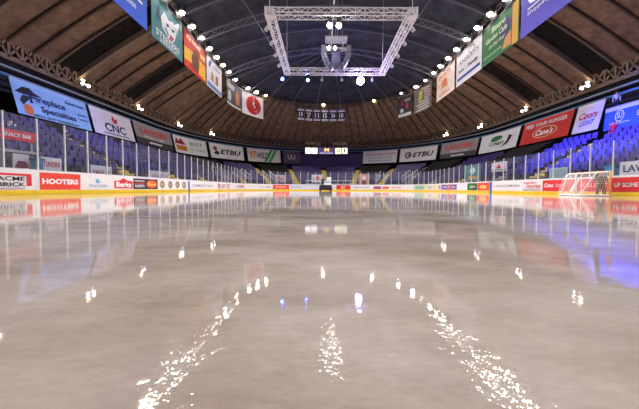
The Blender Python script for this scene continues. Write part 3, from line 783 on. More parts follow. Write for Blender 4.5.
for u0, u1, tt, lab in ((-5.0, -1.6, 'HOME ICE', 'row of small tan letters on the ring girder, left'), (1.2, 4.4, 'WELCOME', 'row of small tan letters on the ring girder, right')):
    vs, fs = text_shape(tt, 0, .03); b = MB()
    b.add([SB.at(u0 + x * (u1 - u0), 9.95 + y * .6, .8) for x, y in vs], fs)
    o = b.build('letter_row', mat((198, 172, 120), .5)); tag(o, lab, 'sign')
    md = o.modifiers.new('thick', 'SOLIDIFY'); md.thickness = .05

# ================================================================== LAMPS
LAMPM = glow((255, 246, 232), 11.)
LAMPY = glow((255, 206, 110), 8.)
DIM = glow((255, 236, 200), 2.)
HOUS = mat((70, 70, 78), .5)
LP = Stadium(14.3, 40.8)
def lamp(s, label, m=LAMPM, r=.22, watts=400.):
    c = LP.at(s, 16.45, 0.15)
    t = empty('arena_lamp', c)
    b = MB(); b.ball(c, r, 14, 9); b.build('bulb', m, t, True)
    b = MB(); b.tube([c + V((0, 0, .62)), c + V((0, 0, .36)), c + V((0, 0, .2)), c + V((0, 0, .03))], [.12, .15, .27, .34], 16); b.build('housing', HOUS, t)
    _, nv = LP.pt(s); b = MB(); b.box(c - nv * .36 + V((0, 0, -.1)), (.9, .02, .95), (nv.y, -nv.x, 0), nv, (0, 0, 1)); b.build('added_visor', HOUS, t)  # plate added behind the bulb to keep its light off the banners
    b = MB(); b.bar(c + V((0, 0, .6)), c + V((0, 0, .85)), .06); b.build('bracket', HOUS, t)
    l = bpy.data.lights.new('lamp_beam', 'SPOT'); l.energy = watts; l.color = (1., .95, .88); l.spot_size = math.radians(106); l.spot_blend = .35; l.shadow_soft_size = .2
    lo = bpy.data.objects.new('lamp_beam', l); COL.objects.link(lo); lo.parent = t; lo.location = V((0, 0, -.26)) + nv * .05
    lo.rotation_euler = (nv * math.sin(math.radians(41)) + V((0, 0, -math.cos(math.radians(41))))).to_track_quat('-Z', 'Y').to_euler()
    tag(t, label, 'lamp', 'arena lamps along the light catwalk')
for sd, nm in ((-1, 'left'), (1, 'right')):
    i = 0
    for y in [39.9 - 2.2 * j for j in range(16)][::-1]:
        lamp(LP.s_y(sd, y), 'round white lamp on the %s straight of the light catwalk, %s from the near end' % (nm, ordw(i))); i += 1
for s, lab, m, r in ((-20.6, 'white lamp at the start of the left catwalk bend', LAMPM, .2), (-16.9, 'white lamp left of the white round-emblem banner top', LAMPM, .24), (-14.8, 'white lamp above the white round-emblem banner', LAMPM, .24),
                  (-12.7, 'yellow lamp right of the white round-emblem banner', LAMPY, .22), (-1.0, 'yellow lamp above the retired number banners', LAMPY, .26), (8.8, 'yellow lamp on the far right of the catwalk bend', LAMPY, .24),
                  (14.5, 'dim lamp above the dark upper right banner', DIM, .2), (17.9, 'white lamp above the leaf banner', LAMPM, .24), (20.6, 'white lamp at the start of the right catwalk bend', DIM, .22)):
    lamp(s, lab, m, r, 400. if m is LAMPM else (160. if m is LAMPY else 40.))

# twin floodlights where the big ribs meet the ring girder
FM = glow((235, 240, 255), 5.); FW = glow((255, 230, 180), 4.)
def flood(key, label):
    c = roof_pt(key, .75, -1.12)
    inn = (roof_pt(key, 4) - roof_pt(key, 0)); inn.z = 0; inn.normalize(); tx = V((-inn.y, inn.x, 0))
    t = empty('floodlight', c)
    for q in (-.34, .34):
        h = MB(); p = c + tx * q; h.tube([p, p + inn * .22 - V((0, 0, .12)), p + inn * .36 - V((0, 0, .2))], [.1, .17, .22], 12); hd = h.build('head', mat((196, 200, 208), .4), t)
        h = MB(); h.ball(p + inn * .36 - V((0, 0, .2)), .13, 12, 8, (1, 1, .7)); h.build('lens', FM, hd, True)
    b = MB(); b.bar(c - tx * .5, c + tx * .5, .07); b.bar(c, c + V((0, 0, .4)), .07); b.build('bracket', STEEL, t)
    b = MB(); b.ball(c + inn * .12 + V((0, 0, .24)), .12, 10, 7, (1.4, 1, .6)); b.build('work_light', FW, t, True)
    tag(t, label, 'floodlight', 'twin floodlights on the ring girder')
for i, y in enumerate((19.0, 27.2, 35.3)):
    flood(('y', -1, y), 'twin floodlight on the left ring girder, %s of three from the near end' % ORDW[i])
    flood(('y', 1, y), 'twin floodlight on the right ring girder, %s of three from the near end' % ORDW[i])
for a, l in ((-81, 'twin floodlight at the left bend of the ring girder'), (-63, 'twin floodlight above the left gap beside the slanted black letter banner'), (81, 'twin floodlight at the right bend of the ring girder'), (63, 'twin floodlight above the right grey red-lettered banner')):
    flood(('a', a), l)

# ================================================================== HANGING TRUSS SQUARE
TX0, TX1, TY0, TY1, TZ = -3.5, 5.9, 19.15, 28.4, 11.85
TS = .5
tr = empty('lighting_truss', ((TX0 + TX1) / 2, (TY0 + TY1) / 2, TZ - TS / 2))
def truss_side(p, q):
    p = V(p); q = V(q); d = (q - p).normalized(); sdv = V((0, 0, 1)).cross(d); h = TS / 2
    n = int((q - p).length / .62); b = MB()
    co = [(sdv * h * i + V((0, 0, h * j))) for i, j in ((-1, -1), (1, -1), (1, 1), (-1, 1))]
    for c in co: b.tube([p + c, q + c], .04, 6)
    for k in range(n + 1):
        a = p + (q - p) * k / n
        for c in range(4):
            b.bar(a + co[c], a + co[(c + 1) % 4], .026)
            if k < n:
                e = p + (q - p) * (k + 1) / n
                b.bar(a + co[c if k % 2 else (c + 1) % 4], e + co[(c + 1) % 4 if k % 2 else c], .024)
    return b
corners = [(TX0, TY0), (TX1, TY0), (TX1, TY1), (TX0, TY1)]
TRM = mat((190, 187, 196), .45, .05, 6., .1)
for i in range(4):
    a, c = corners[i], corners[(i + 1) % 4]
    truss_side((*a, TZ), (*c, TZ)).build('truss_span', TRM, tr)
for (x, y) in corners:
    b = MB()
    for i in (-1, 1):
        for j in (-1, 1):
            b.box((x + i * TS / 2, y + j * TS / 2, TZ), (.09, .09, TS + .1))
    for k in (-1, 1): b.box((x, y, TZ + k * TS / 2), (TS + .1, TS + .1, .05))
    b.build('corner_block', TRM, tr)
    b = MB(); b.tube([(x, y, TZ), (x, y, zprof(24.7 - abs(x - 1.2)) - (.66 if y < 20 else .1))], .02, 5); b.build('cable', STEEL, tr)
tag(tr, 'silver square lighting truss hanging over the rink', 'truss')

def moving_head(c, rgb, strength, r, label, lens_dir=(0, -1, -.3), tilt=None):
    c = V(c); t = empty('stage_light', c)
    d = V(lens_dir).normalized()
    b = MB(); b.box(c + V((0, 0, .42)), (.3, .3, .14)); b.build('base', BLACK, t)
    b = MB(); b.bar(c + V((-.24, 0, .4)), c + V((-.24, 0, -.05)), .06); b.bar(c + V((.24, 0, .4)), c + V((.24, 0, -.05)), .06); b.build('yoke', BLACK, t)
    b = MB(); b.tube([c - d * .22, c - d * .05, c + d * .16], [.12, .19, .2], 12); hd = b.build('head', BLACK, t)
    b = MB(); b.ball(c + d * .16, r, 14, 9); b.build('lens', glow(rgb, strength), hd, True)
    return tag(t, label, 'stage light')
moving_head((3.72, 28.4, 10.95), (190, 170, 255), 45., .36, 'bright violet stage light under the rear right of the truss')
moving_head((-3.95, 28.5, 11.15), (70, 100, 255), 24., .13, 'small blue stage light below the rear left truss corner')
moving_head((-1.45, 28.4, 11.0), (70, 100, 255), 24., .13, 'small blue stage light under the rear truss span')
for x, lab in ((.46, 'left of the two bright white spotlights under the front truss'), (1.06, 'right of the two bright white spotlights under the front truss')):
    moving_head((x, 19.15, 11.05), (255, 252, 244), 22., .17, lab)
for i, x in enumerate((-.05, 1.9, 4.9)):
    c = V((x, 28.4, 11.05)); t = empty('par_light', c)
    b = MB(); b.tube([c + V((0, .12, .05)), c + V((0, -.2, -.1))], .14, 12); b.build('can', mat((130, 130, 150), .4), t)
    b = MB(); b.bar(c, c + V((0, 0, .4)), .04); b.build('clamp', STEEL, t)
    tag(t, ['unlit par light under the rear truss, left of the speaker cluster', 'unlit par light under the rear truss behind the speaker cluster', 'unlit par light under the rear truss right of the violet light'][i], 'stage light')
for i, (sx, y) in enumerate([(s, y) for s in (TX0, TX1) for y in (20.6, 22.6, 24.6, 26.6)]):
    c = V((sx + (-.45 if sx < 0 else .45), y, TZ - .15)); t = empty('par_light', c); g = -1 if sx < 0 else 1
    b = MB(); b.tube([c + V((-g * .1, 0, .12)), c + V((g * .14, 0, -.16))], .13, 10); b.build('can', mat((150, 150, 160), .4), t)
    b = MB(); b.bar(c, c + V((-g * .2, 0, .1)), .05); b.build('clamp', STEEL, t)
    tag(t, 'grey par light clamped to the %s truss span, %s from the front' % ('left' if sx < 0 else 'right', ORDW[i % 4]), 'stage light', 'par lights on the truss sides')

# ---- speaker cluster hung in the middle of the truss
sc_ = V((1.08, 23.2, 0)); t = empty('speaker_cluster', (sc_.x, sc_.y, 9.8))
b = MB()
b.box((sc_.x, sc_.y, 12.25), (1.75, .9, .16)); b.build('bumper_frame', mat((150, 150, 164), .4), t)
b = MB()
for q in (-.55, .55): b.bar((sc_.x + q, sc_.y, 12.1), (sc_.x + q, sc_.y, 11.5), .06)
b.box((sc_.x, sc_.y, 11.5), (1.7, .5, .08)); b.build('crossbar', STEEL, t)
for sd in (-1, 1):
    for k in range(7):
        f = k / 6; ang = f * 1.0
        px = sc_.x + sd * (1.02 - .62 * f * f); pz = 11.55 - 1.6 * f
        c = V((px, sc_.y, pz))
        b = MB(); ax = V((math.cos(ang), 0, sd * -math.sin(ang))); up = V((sd * math.sin(ang), 0, math.cos(ang)))
        b.box(c, (.34, .7, .24), ax, V((0, 1, 0)), up); b.box(c + V((0, -.36, 0)), (.28, .02, .18), ax, V((0, 1, 0)), up)
        b.build('speaker_box', mat((104, 104, 132), .5, .08), t)
b = MB(); b.box((sc_.x, sc_.y + .1, 10.75), (.7, .6, 1.3)); b.build('subwoofer', mat((70, 66, 110), .6), t)
b = MB(); b.box((sc_.x, sc_.y, 13.6), (.26, .26, .5)); b.build('chain_hoist', STEEL, t)
b = MB()
for q in (-.5, -.05, .1, .5): b.bar((sc_.x + q, sc_.y, 12.3), (sc_.x + q * .9, sc_.y, zprof(24.5) - .1), .035)
b.build('cable', mat((150, 120, 130), .5), t)
tag(t, 'hanging speaker cluster with two curved columns in the truss centre', 'speaker')
for x, lab in ((-.62, 'left white lamp on the speaker cluster'), (-.12, 'right white lamp on the speaker cluster')):
    c = V((sc_.x + x, sc_.y - .75, 11.25)); k = empty('cluster_lamp', c)
    b = MB(); b.ball(c, .12, 12, 8); b.build('bulb', glow((255, 250, 235), 14.), k, True)
    b = MB(); b.tube([c + V((0, .08, .02)), c + V((0, .34, .06))], [.13, .1], 10); b.build('housing', STEEL, k)
    tag(k, lab, 'lamp')
# loose steel wires down from the roof
for i, (p, q, lab) in enumerate((((-8.3, 24.5, 18.55), (-3.5, 28.4, 12.1), 'thin steel wire slanting left of the truss'), ((10.6, 24.5, 18.55), (5.9, 28.4, 12.1), 'thin steel wire slanting right of the truss'))):
    b = MB(); b.tube([p, q], .02, 5)
    tag(b.build('steel_wire', STEEL), lab, 'wire', 'thin steel wires over the rink')

# ================================================================== GOAL
gt = empty('hockey_goal', (14.0, 14.7, 0))
PIPE = mat((222, 150, 60), .35, .04); WPIPE = mat((236, 232, 234), .4, .03)
MX, YN, YF, HG = 13.95, 13.76, 15.62, 1.2
for y in (YN, YF):
    b = MB(); b.tube([(MX, y, 0), (MX, y, HG)], .05, 12); b.build('post', PIPE if y == YN else WPIPE, gt, True)
b = MB(); b.tube([(MX, YN, HG), (MX, YF, HG)], .045, 12); b.build('crossbar', mat((232, 196, 150), .35, .04), gt, True)
BX = 12.85
b = MB(); b.tube([(MX, YN, .05), (BX + .3, YN - .05, .05), (BX, YN + .35, .05), (BX, YF - .35, .05), (BX + .3, YF + .05, .05), (MX, YF, .05)], .045, 8); b.build('base_frame', WPIPE, gt, True)
b = MB()
for y in (YN + .12, YF - .12): b.tube([(MX, y, HG), (MX - .5, y, HG - .02), (MX - .62, y, HG - .1), (BX, (YN + YF) / 2 + (y - (YN + YF) / 2) * .65, .06)], .03, 8)
b.tube([(MX - .56, YN + .12, HG - .04), (MX - .56, YF - .12, HG - .04)], .03, 8)
b.tube([(MX - .5, (YN + YF) / 2, HG - .04), (BX, (YN + YF) / 2, .06)], .03, 8)
b.build('back_frame', WPIPE, gt, True)
b = MB()
def netpt(u, v):   # u along the mouth, v from crossbar back and down
    if v < .35: x = MX - .56 * v / .35; z = HG - .05 * v / .35; kk = 1
    else:
        w = (v - .35) / .65; x = MX - .56 + (BX - MX + .56) * w - .05 * math.sin(PI * w); z = (HG - .05) * (1 - w) + .05; kk = 1 - .12 * w
    return V((x, (YN + YF) / 2 + (u - .5) * (YF - YN) * kk, z))
for i in range(25): b.tube([netpt(i / 24, v / 12) for v in range(13)], .0045, 3, cap=False)
for j in range(1, 19): b.tube([netpt(u / 6, j / 18) for u in range(7)], .0045, 3, cap=False)
for u in (0, 1):
    for i in range(1, 14):
        f = i / 14; z = HG * (1 - f)
        xb = netpt(u, .35 + .65 * min(.999, f)).x
        b.tube([(MX, YN if u == 0 else YF, z), netpt(u, .35 + .65 * f)], .0045, 3, cap=False)
    for i in range(1, 8):
        f = i / 8; b.tube([netpt(u, .35 * f) if True else 0, V((MX + (BX - MX) * f, netpt(u, .35 + .65).y + ((YN if u == 0 else YF) - netpt(u, 1).y) * (1 - f), .05))], .0045, 3, cap=False)
b.build('net', mat((238, 232, 234), .7, .03), gt)
tag(gt, 'white netted hockey goal standing against the right boards', 'goal')

# ================================================================== PEOPLE
SKINM = mat((206, 150, 122), .55, .04)
def person(loc, rz, J, label, shirt, trousers, hairc, scale=1.):
    """J: joints; one continuous skinned body"""
    names = list(J); vs = [V(J[n][0]) for n in names]; rad = [J[n][1] for n in names]
    E = [('pelvis', 'waist'), ('waist', 'chest'), ('chest', 'neck'), ('neck', 'jaw'), ('jaw', 'head'), ('head', 'crown'), ('jaw', 'nose')]
    for s in 'LR':
        E += [('chest', 'sh' + s), ('sh' + s, 'el' + s), ('el' + s, 'wr' + s), ('wr' + s, 'ha' + s), ('pelvis', 'hip' + s), ('hip' + s, 'kn' + s), ('kn' + s, 'an' + s), ('an' + s, 'toe' + s)]
    for s in 'LR':
        w = V(J['wr' + s][0]); h = V(J['ha' + s][0]); d = (h - w).normalized(); sd = d.cross(V((0, 1, .2))).normalized()
        if sd.length < .1: sd = V((1, 0, 0))
        for i, (o, l) in enumerate(((-.03, .075), (-.01, .088), (.011, .082), (.031, .062))):
            a = h + sd * o; bnd = d.cross(sd)
            names += ['f%s%da' % (s, i), 'f%s%db' % (s, i)]
            vs += [a + d * l * .5 + bnd * .006, a + d * l * .9 + bnd * .025]; rad += [.009, .008]
            E += [('ha' + s, names[-2]), (names[-2], names[-1])]
        names += ['t%sa' % s, 't%sb' % s]; vs += [w + d * .04 - sd * .045, w + d * .085 - sd * .06]; rad += [.011, .009]
        E += [('wr' + s, names[-2]), (names[-2], names[-1])]
    idx = {n: i for i, n in enumerate(names)}
    me = bpy.data.meshes.new('person'); me.from_pydata([v * scale for v in vs], [(idx[a], idx[b]) for a, b in E], [])
    o = bpy.data.objects.new('person', me); COL.objects.link(o)
    md = o.modifiers.new('skin', 'SKIN'); md.use_smooth_shade = True
    for i, sv in enumerate(me.skin_vertices[0].data):
        sv.radius = (rad[i] * scale, rad[i] * scale); sv.use_root = (i == idx['pelvis'])
    o.modifiers.new('sub', 'SUBSURF').levels = 1
    dg = bpy.context.evaluated_depsgraph_get(); dg.update()
    new = bpy.data.meshes.new_from_object(o.evaluated_get(dg)); bpy.data.objects.remove(o); bpy.data.meshes.remove(me)
    new.materials.clear()
    for m in (SKINM, mat(shirt, .8, .08), mat(trousers, .8, .08), BLACK): new.materials.append(m)
    seg = []
    def zone(a):
        if a in ('jaw', 'head', 'crown', 'nose', 'neck') or a[0] in 'ft' or a[:2] == 'ha': return 0
        if a[:2] in ('hi', 'kn') or a == 'pelvis': return 2
        if a[:2] in ('to', 'an'): return 3
        return 1
    P_ = [(v * scale, n) for v, n in zip(vs, names)]
    # extra samples so that nearest-joint zones follow the limbs
    for a, b in E:
        if zone(a) == zone(b) or {a[:2], b[:2]} in ({'el', 'wr'}, {'kn', 'an'}):
            for q in (.25, .5, .75): P_.append((vs[idx[a]].lerp(vs[idx[b]], q) * scale, a if q < .8 else b))
    for p in new.polygons:
        c = p.center; best = min(P_, key=lambda t_: (t_[0] - c).length_squared)[1]; p.material_index = zone(best); p.use_smooth = True
    ob = bpy.data.objects.new('person', new); COL.objects.link(ob)
    ob.location = loc; ob.rotation_euler = (0, 0, rz); ORG[ob.name] = V((0, 0, 0))
    hd = V(J['head'][0]) * scale; cr = V(J['crown'][0]) * scale; no = V(J['nose'][0]) * scale; back = (hd - no); back.z = 0; back.normalize()
    b = MB(); b.ball(hd + V((0, 0, .035)) * scale + back * .028 * scale, .112 * scale, 12, 8, (.95, 1, .95))
    h = b.build('hair', mat(hairc, .8, .1), ob, True)
    fwd = -back; sd = fwd.cross(V((0, 0, 1)))
    for q in (-1, 1):
        b = MB(); b.ball(hd + (fwd * .088 + sd * .034 * q + V((0, 0, -.01))) * scale, .013 * scale, 8, 6); b.build('eye', BLACK, ob)
    tag(ob, label, 'person')
    return ob
def pose(kind):
    J = {}
    def both(n, x, y, z, r):
        J[n + 'L'] = ((-x, y, z), r); J[n + 'R'] = ((x, y, z), r)
    # figure faces +Y
    if kind == 'stand':
        b0 = .93; lean = 0
        J['pelvis'] = ((0, 0, b0), .13); J['waist'] = ((0, 0, 1.1), .125); J['chest'] = ((0, 0, 1.34), .15); J['neck'] = ((0, .01, 1.5), .06)
        J['jaw'] = ((0, .03, 1.57), .075); J['head'] = ((0, .03, 1.65), .098); J['crown'] = ((0, .02, 1.72), .075); J['nose'] = ((0, .125, 1.61), .018)
        both('sh', .19, 0, 1.42, .07); both('el', .26, .0, 1.14, .048); both('wr', .25, .08, .9, .032); both('ha', .25, .1, .82, .035)
        both('hip', .1, 0, .88, .1); both('kn', .11, .02, .49, .065); both('an', .11, -.01, .09, .042); both('toe', .12, .15, .04, .036)
    elif kind == 'sit':
        J['pelvis'] = ((0, 0, .5), .13); J['waist'] = ((0, -.02, .66), .125); J['chest'] = ((0, 0, .92), .15); J['neck'] = ((0, .02, 1.08), .06)
        J['jaw'] = ((0, .04, 1.15), .075); J['head'] = ((0, .04, 1.23), .098); J['crown'] = ((0, .03, 1.30), .075); J['nose'] = ((0, .135, 1.19), .018)
        both('sh', .19, 0, 1.0, .07); both('el', .24, .12, .74, .048); both('wr', .16, .36, .72, .032); both('ha', .13, .44, .74, .035)
        both('hip', .1, .04, .48, .1); both('kn', .12, .44, .48, .065); both('an', .12, .44, .09, .042); both('toe', .12, .6, .04, .036)
    else:   # kneeling, bent forward a little, arms reaching to the net
        J['pelvis'] = ((0, 0, .5), .13); J['waist'] = ((0, .02, .66), .125); J['chest'] = ((0, .08, .90), .15); J['neck'] = ((0, .11, 1.05), .06)
        J['jaw'] = ((0, .14, 1.11), .075); J['head'] = ((0, .14, 1.19), .098); J['crown'] = ((0, .12, 1.26), .075); J['nose'] = ((0, .235, 1.14), .018)
        both('sh', .19, .08, .97, .07); both('el', .24, .2, .72, .048); both('wr', .18, .4, .62, .032); both('ha', .17, .48, .62, .035)
        both('hip', .1, 0, .46, .1); both('kn', .13, .16, .08, .065); both('an', .12, -.28, .07, .042); both('toe', .12, -.42, .04, .036)
    return J
person((14.42, 14.72, 0.0), PI / 2 + .9, pose('kneel'), 'person in olive clothes kneeling behind the hockey goal net', (96, 92, 76), (84, 82, 70), (60, 42, 36))
ZC = Z0 + RISE * KTOP
t = empty('press_platform', (26.1, 23.6, ZC))
b = MB(); b.box((26.1, 23.6, 7.25), (1.6, 4.6, .16)); b.build('deck', BLACK, t)
for x in (25.5, 26.7):
    for y in (21.5, 25.7):
        b = MB(); b.bar((x, y, ZC), (x, y, 7.2), .1); b.build('leg', BLACK, t)
b = MB(); b.bar((25.4, 21.4, 7.9), (25.4, 25.8, 7.9), .05); b.bar((25.4, 21.4, 7.25), (25.4, 21.4, 7.9), .05); b.bar((25.4, 25.8, 7.25), (25.4, 25.8, 7.9), .05); b.build('rail', BLACK, t)
tag(t, 'black raised platform behind the bright blue banner', 'platform')
person((25.75, 25.15, 7.33), PI / 2 + .6, pose('stand'), 'person in white and blue top standing above the blue banner', (196, 200, 236), (40, 52, 120), (150, 70, 50), .9)
person((22.6, 22.2, ZC), PI / 2 + .5, pose('stand'), 'person in red standing behind the top row of violet seats', (206, 40, 60), (150, 40, 70), (60, 40, 40), .98)

# ================================================================== ICE RESURFACER with driver (far end)
t = empty('ice_resurfacer', (.55, 44.6, 0))
zc = V((.55, 44.6, 0))
def zb(c, s_, m, name, **k):
    b = MB(); b.box(zc + V(c), s_, **k); o = b.build(name, m, t)
    md = o.modifiers.new('edge', 'BEVEL'); md.width = .05; md.segments = 2
    return o
WH2 = mat((226, 230, 232), .35, .04)
zb((0, .2, .62), (1.9, 2.2, .55), mat((34, 32, 40), .5), 'chassis')
zb((0, .6, 1.25), (1.7, 1.5, .8), mat((190, 204, 206), .4), 'snow_tank')
zb((.25, -.5, 1.02), (1.1, .5, .5), WH2, 'dashboard')
zb((0, -1.15, .3), (2.0, .5, .42), mat((26, 24, 30), .5), 'conditioner')
zb((.55, .9, 1.9), (.7, .8, .55), WH2, 'water_tank')
for x in (-.8, .8):
    for y in (-.45, .95):
        b = MB(); b.tube([zc + V((x - .12, y, .36)), zc + V((x + .12, y, .36))], .36, 18); b.build('wheel', BLACK, t)
graphics_panel = MB(); graphics_panel.box(zc + V((0, -.16, 1.3)), (1.3, .02, .3)); graphics_panel.build('stripe', mat((120, 170, 150), .4), t)
zb((-.45, -.35, 1.15), (.5, .45, .12), BLACK, 'seat')
b = MB(); b.tube([zc + V((-.3, -.72, 1.1)), zc + V((-.3, -.85, 1.45))], .03, 8); b.tube([zc + V((-.3 + .18 * math.cos(a), -.86 + .05 * math.sin(a), 1.46 + .17 * math.sin(a))) for a in [2 * PI * i / 12 for i in range(13)]], .02, 6); b.build('steering_wheel', BLACK, t)
tag(t, 'white ice resurfacer with dark base at the far end of the ice', 'ice resurfacer')
person((.1, 44.25, .83), PI, pose('sit'), 'person in dark jacket driving the ice resurfacer', (54, 56, 66), (40, 44, 60), (50, 40, 36))

# ================================================================== SIGNS AND THINGS BEHIND THE GLASS
def stand_sign(s0, s1, z0, z1, rgb, label, items, off=0.5, P=None, legs=True, name='stand_sign'):
    P = P or rowP(0)
    b = MB(); b.slab(P, s0, s1, z0, z1, off, .05); o = b.build(name, mat(rgb, .5, .05)); tag(o, label, 'sign')
    graphics(o, P, s0, s1, z0, z1, off, 0, items)
    b = MB()
    for t in (s0 + .1, s1 - .1): b.bar(P.at(t, 0, off - .09), P.at(t, z1, off - .09), .06)
    b.build('leg', STEEL, o)
    return o
R0 = rowP(0)
sL = lambda y: R0.s_y(-1, y); sR = lambda y: R0.s_y(1, y)
# left: lateral -14 from centre line of view
def yl(x, lat): return 284 * lat / (322 - x)
stand_sign(sL(11.75), sL(12.4), .95, 1.72, (210, 204, 214), 'framed poster of a dark red car behind the left glass', [
    EM('poly', (120, 30, 50), [(.1, .3), (.3, .62), (.75, .62), (.95, .4), (.95, .25), (.1, .2)]), RC((120, 120, 140), .05, .1, .9, .06)], 1.25)
stand_sign(sL(12.98), sL(14.0), .9, 1.72, (222, 216, 226), 'white sign with pink red capitals behind the left glass', [TX((190, 60, 90), 'TUNDRA', .08, .45, .84, .32, {'bold': .03}), RC((170, 150, 180), .2, .2, .6, .08)], 1.2)
stand_sign(sL(16.0), sL(17.6), .7, 1.6, (206, 206, 220), 'pale sign behind the glass above the blue globe board', [TX((150, 80, 110), 'EMERGE', .1, .4, .8, .3)], 1.0)
stand_sign(sL(21.5), sL(24.2), .7, 1.65, (206, 196, 206), 'pale pink sign behind the left glass past the seats', [TX((170, 110, 130), 'SNACKS', .1, .35, .8, .35)], 1.0)
stand_sign(sR(14.75), sR(12.9), .75, 1.75, (226, 224, 230), 'white sign with dark capitals behind the right glass near the edge', [TX((60, 60, 90), 'LAWN', .10, .46, .8, .36, {'bold': .02}), TX((90, 90, 110), 'CARE CENTER', .1, .12, .8, .2)], 1.0)
stand_sign(sR(19.3), sR(17.9), .75, 1.75, (176, 196, 204), 'pale blue green board behind the right glass left of the goal', [RC((150, 170, 180), .06, .08, .88, .84)], 1.0)
stand_sign(sR(25.9), sR(23.8), 1.9, 2.7, (226, 214, 214), 'small white red sign behind the right glass in the dark stand', [EM('poly', (196, 40, 60), [(.3, .3), (.5, .8), (.7, .3)]), RC((60, 140, 110), .05, .1, .9, .12)], 1.0)
stand_sign(sR(30.5), sR(27.8), 1.2, 2.8, (60, 136, 128), 'teal board behind the right glass', [EM('disc', (220, 226, 226), .5, .65, .2, .2), RC((206, 150, 90), .2, .1, .6, .2)], 1.0)
stand_sign(R0.s_ang(-40), R0.s_ang(-32), 1.0, 2.7, (196, 176, 182), 'pale poster with dark figures at the far left corner', [EM('disc', (80, 50, 50), .3, .7, .12, .16), EM('disc', (206, 130, 110), .6, .55, .16, .22), RC((90, 80, 110), .1, .06, .8, .2), EM('poly', (60, 60, 90), [(.2, .1), (.24, .5), (.4, .5), (.44, .1)])], .8)
stand_sign(R0.s_ang(22), R0.s_ang(30), 1.0, 3.0, (206, 150, 130), 'orange pink poster with white figure at the far right', [EM('disc', (240, 230, 220), .5, .62, .2, .2), EM('poly', (120, 40, 40), [(.3, .05), (.36, .45), (.64, .45), (.7, .05)])], .8)
stand_sign(R0.s_ang(-12.5), R0.s_ang(-4.5), 1.5, 2.9, (232, 222, 230), 'white far sign with red emblem left of the resurfacer', [EM('disc', (206, 60, 80), .56, .5, .16, .32), TX(WH, 'R', .5, .34, .12, .32), TX((206, 110, 130), 'GO', .1, .35, .26, .3)], .8)
# red concession booth behind the nearest left glass
t = empty('concession_stand', R0.at(sL(12.3), 0, .95))
b = MB(); b.slab(R0, sL(11.5), sL(13.0), 2.32, 2.74, .95, .1); b.build('sign_board', mat((206, 44, 60), .5), t)
graphics(t, R0, sL(11.5), sL(13.0), 2.32, 2.74, .95, 0, [TX(WH, 'SNACK BAR', .12, .3, .76, .42, {'bold': .02})])
b = MB(); b.slab(R0, sL(11.5), sL(13.0), 1.78, 1.9, 1.05, .5); b.build('counter', mat((178, 170, 176), .5), t)
b = MB(); b.slab(R0, sL(11.55), sL(12.95), 0, 1.78, .95, .3); b.build('base', mat((120, 112, 122), .6), t)
for y in (11.6, 12.9):
    b = MB(); b.bar(R0.at(sL(y), 1.85, .85), R0.at(sL(y), 2.5, .85), .07); b.build('leg', STEEL, t)
tag(t, 'concession stand with red sign behind the nearest left glass', 'stand')
# blue crates beside the signs
def crate(c, size, rgb, label):
    t = empty('storage_bin', c); c = V(c)
    b = MB(); b.box(c + V((0, 0, size[2] / 2)), size); o = b.build('bin', mat(rgb, .45), t); md = o.modifiers.new('e', 'BEVEL'); md.width = .04; md.segments = 2
    b = MB(); b.box(c + V((0, 0, size[2] + .05)), (size[0] + .06, size[1] + .06, .1)); o = b.build('lid', mat(tuple(int(x * .8) for x in rgb), .45), t)
    tag(t, label, 'bin')
crate((-12.6, 12.6, 0), (.3, .3, 1.5), (40, 130, 170), 'teal blue storage bin behind the left glass between two signs')
crate((15.55, 15.25, 0), (.45, .5, 1.55), (40, 140, 200), 'blue storage bin behind the right glass beside the goal')

# ---- tall white railings at the corner aisles
def railing(key, label):
    t = empty('aisle_railing', rowP(0).at(key_s(rowP(0), key), 0, .8))
    for q in (-.75, .75):
        b = MB()
        for k in (-.6, 0, .6, 1.2, 1.8):
            P = Stadium(ROW0 + TREAD * k, SCY); s = key_s(P, key) + q; zf = max(0, Z0 + RISE * k)
            b.bar(P.at(s, zf, .2), P.at(s, zf + 1.5, .2), .05)
            if k < 1.7:
                P2 = Stadium(ROW0 + TREAD * (k + .6), SCY); s2 = key_s(P2, key) + q; z2 = max(0, Z0 + RISE * (k + .6))
                b.bar(P.at(s, zf + 1.5, .2), P2.at(s2, z2 + 1.5, .2), .05); b.bar(P.at(s, zf + .75, .2), P2.at(s2, z2 + .75, .2), .04)
        b.build('rail', ALU, t)
    tag(t, label, 'railing', 'white aisle railings')
for key, l in ((('a', -62.5), 'white tube railings beside the stairs under the left slanted black letter banner'), (('a', -82.5), 'white tube railings beside the pale stairs at the left black cover'), (('a', -42.5), 'white tube railings beside the stairs under the orange number banner'), (('a', 57.5), 'white tube railings beside the pale stairs at the right black cover'), (('a', 37.5), 'white tube railings beside the right far yellow stairs')):
    railing(key, l)
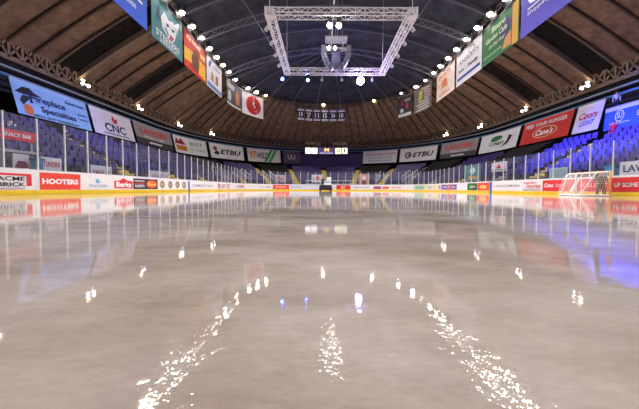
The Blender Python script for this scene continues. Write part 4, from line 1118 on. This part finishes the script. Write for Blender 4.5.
# ---- benches behind the far corner glass and a white rail at the far end
b = MB()
for q in range(9):
    s = RK.a * 0 - 4.4 + q * 1.1; p = V((1.6 + s, 50.4, 0)); b.bar(p, p + V((0, 0, 1.75)), .05)
b.bar((-2.9, 50.4, 1.75), (6.1, 50.4, 1.75), .1); b.bar((-2.9, 50.4, 1.2), (6.1, 50.4, 1.2), .06)
tag(b.build('guard_rail', ALU), 'long white guard rail behind the far boards', 'railing')

# ================================================================== LIGHT FOR THE STANDS, CAMERA
def spot(loc, to, rgb, w, size, blend=.6, r=.25):
    l = bpy.data.lights.new('stage_wash', 'SPOT'); l.energy = w; l.color = lin(rgb); l.spot_size = math.radians(size); l.spot_blend = blend; l.shadow_soft_size = r
    o = bpy.data.objects.new('stage_wash', l); COL.objects.link(o); o.location = loc
    o.rotation_euler = (V(to) - V(loc)).to_track_quat('-Z', 'Y').to_euler()
    return o
spot((6.9, 22.0, 11.1), (21.5, 20.6, 4.7), (70, 80, 255), 9500, 52, .9)
spot((-4.0, 22.5, 11.1), (-22., 23.5, 4.6), (110, 110, 255), 1300, 48, 1.)
spot((3.72, 28.6, 11.6), (2.5, 44, 18.), (90, 90, 255), 620, 85, 1.)
spot((-1.45, 28.6, 11.6), (-3.5, 40, 18.5), (90, 110, 255), 380, 85, 1.)

cam = bpy.data.cameras.new('camera'); co = bpy.data.objects.new('camera', cam); COL.objects.link(co)
cam.sensor_width = 36.; cam.lens = 284 / 639 * 36.
PITCH = math.radians(2.0)
cam.shift_x = (319.5 - 322) / 639
cam.shift_y = -(15.6 - math.tan(PITCH) * 284) / 639
co.location = (0, 0, .3)
co.rotation_euler = (Matrix.Rotation(math.radians(90) - PITCH, 4, 'X') @ Matrix.Rotation(math.radians(.25), 4, 'Z')).to_euler()
cam.clip_end = 300; cam.clip_start = .05
SC.camera = co

w = bpy.data.worlds.new('world'); SC.world = w; w.use_nodes = True
w.node_tree.nodes['Background'].inputs[0].default_value = (.5, .52, .6, 1); w.node_tree.nodes['Background'].inputs[1].default_value = .3
SC.view_settings.view_transform = 'Standard'; SC.view_settings.look = 'None'; SC.view_settings.gamma = 1
SC.view_settings.exposure = 2.42
SC.cycles.use_denoising = True
SC.cycles.max_bounces = 10; SC.cycles.diffuse_bounces = 6; SC.cycles.transparent_max_bounces = 24
SC.cycles.sample_clamp_indirect = 6
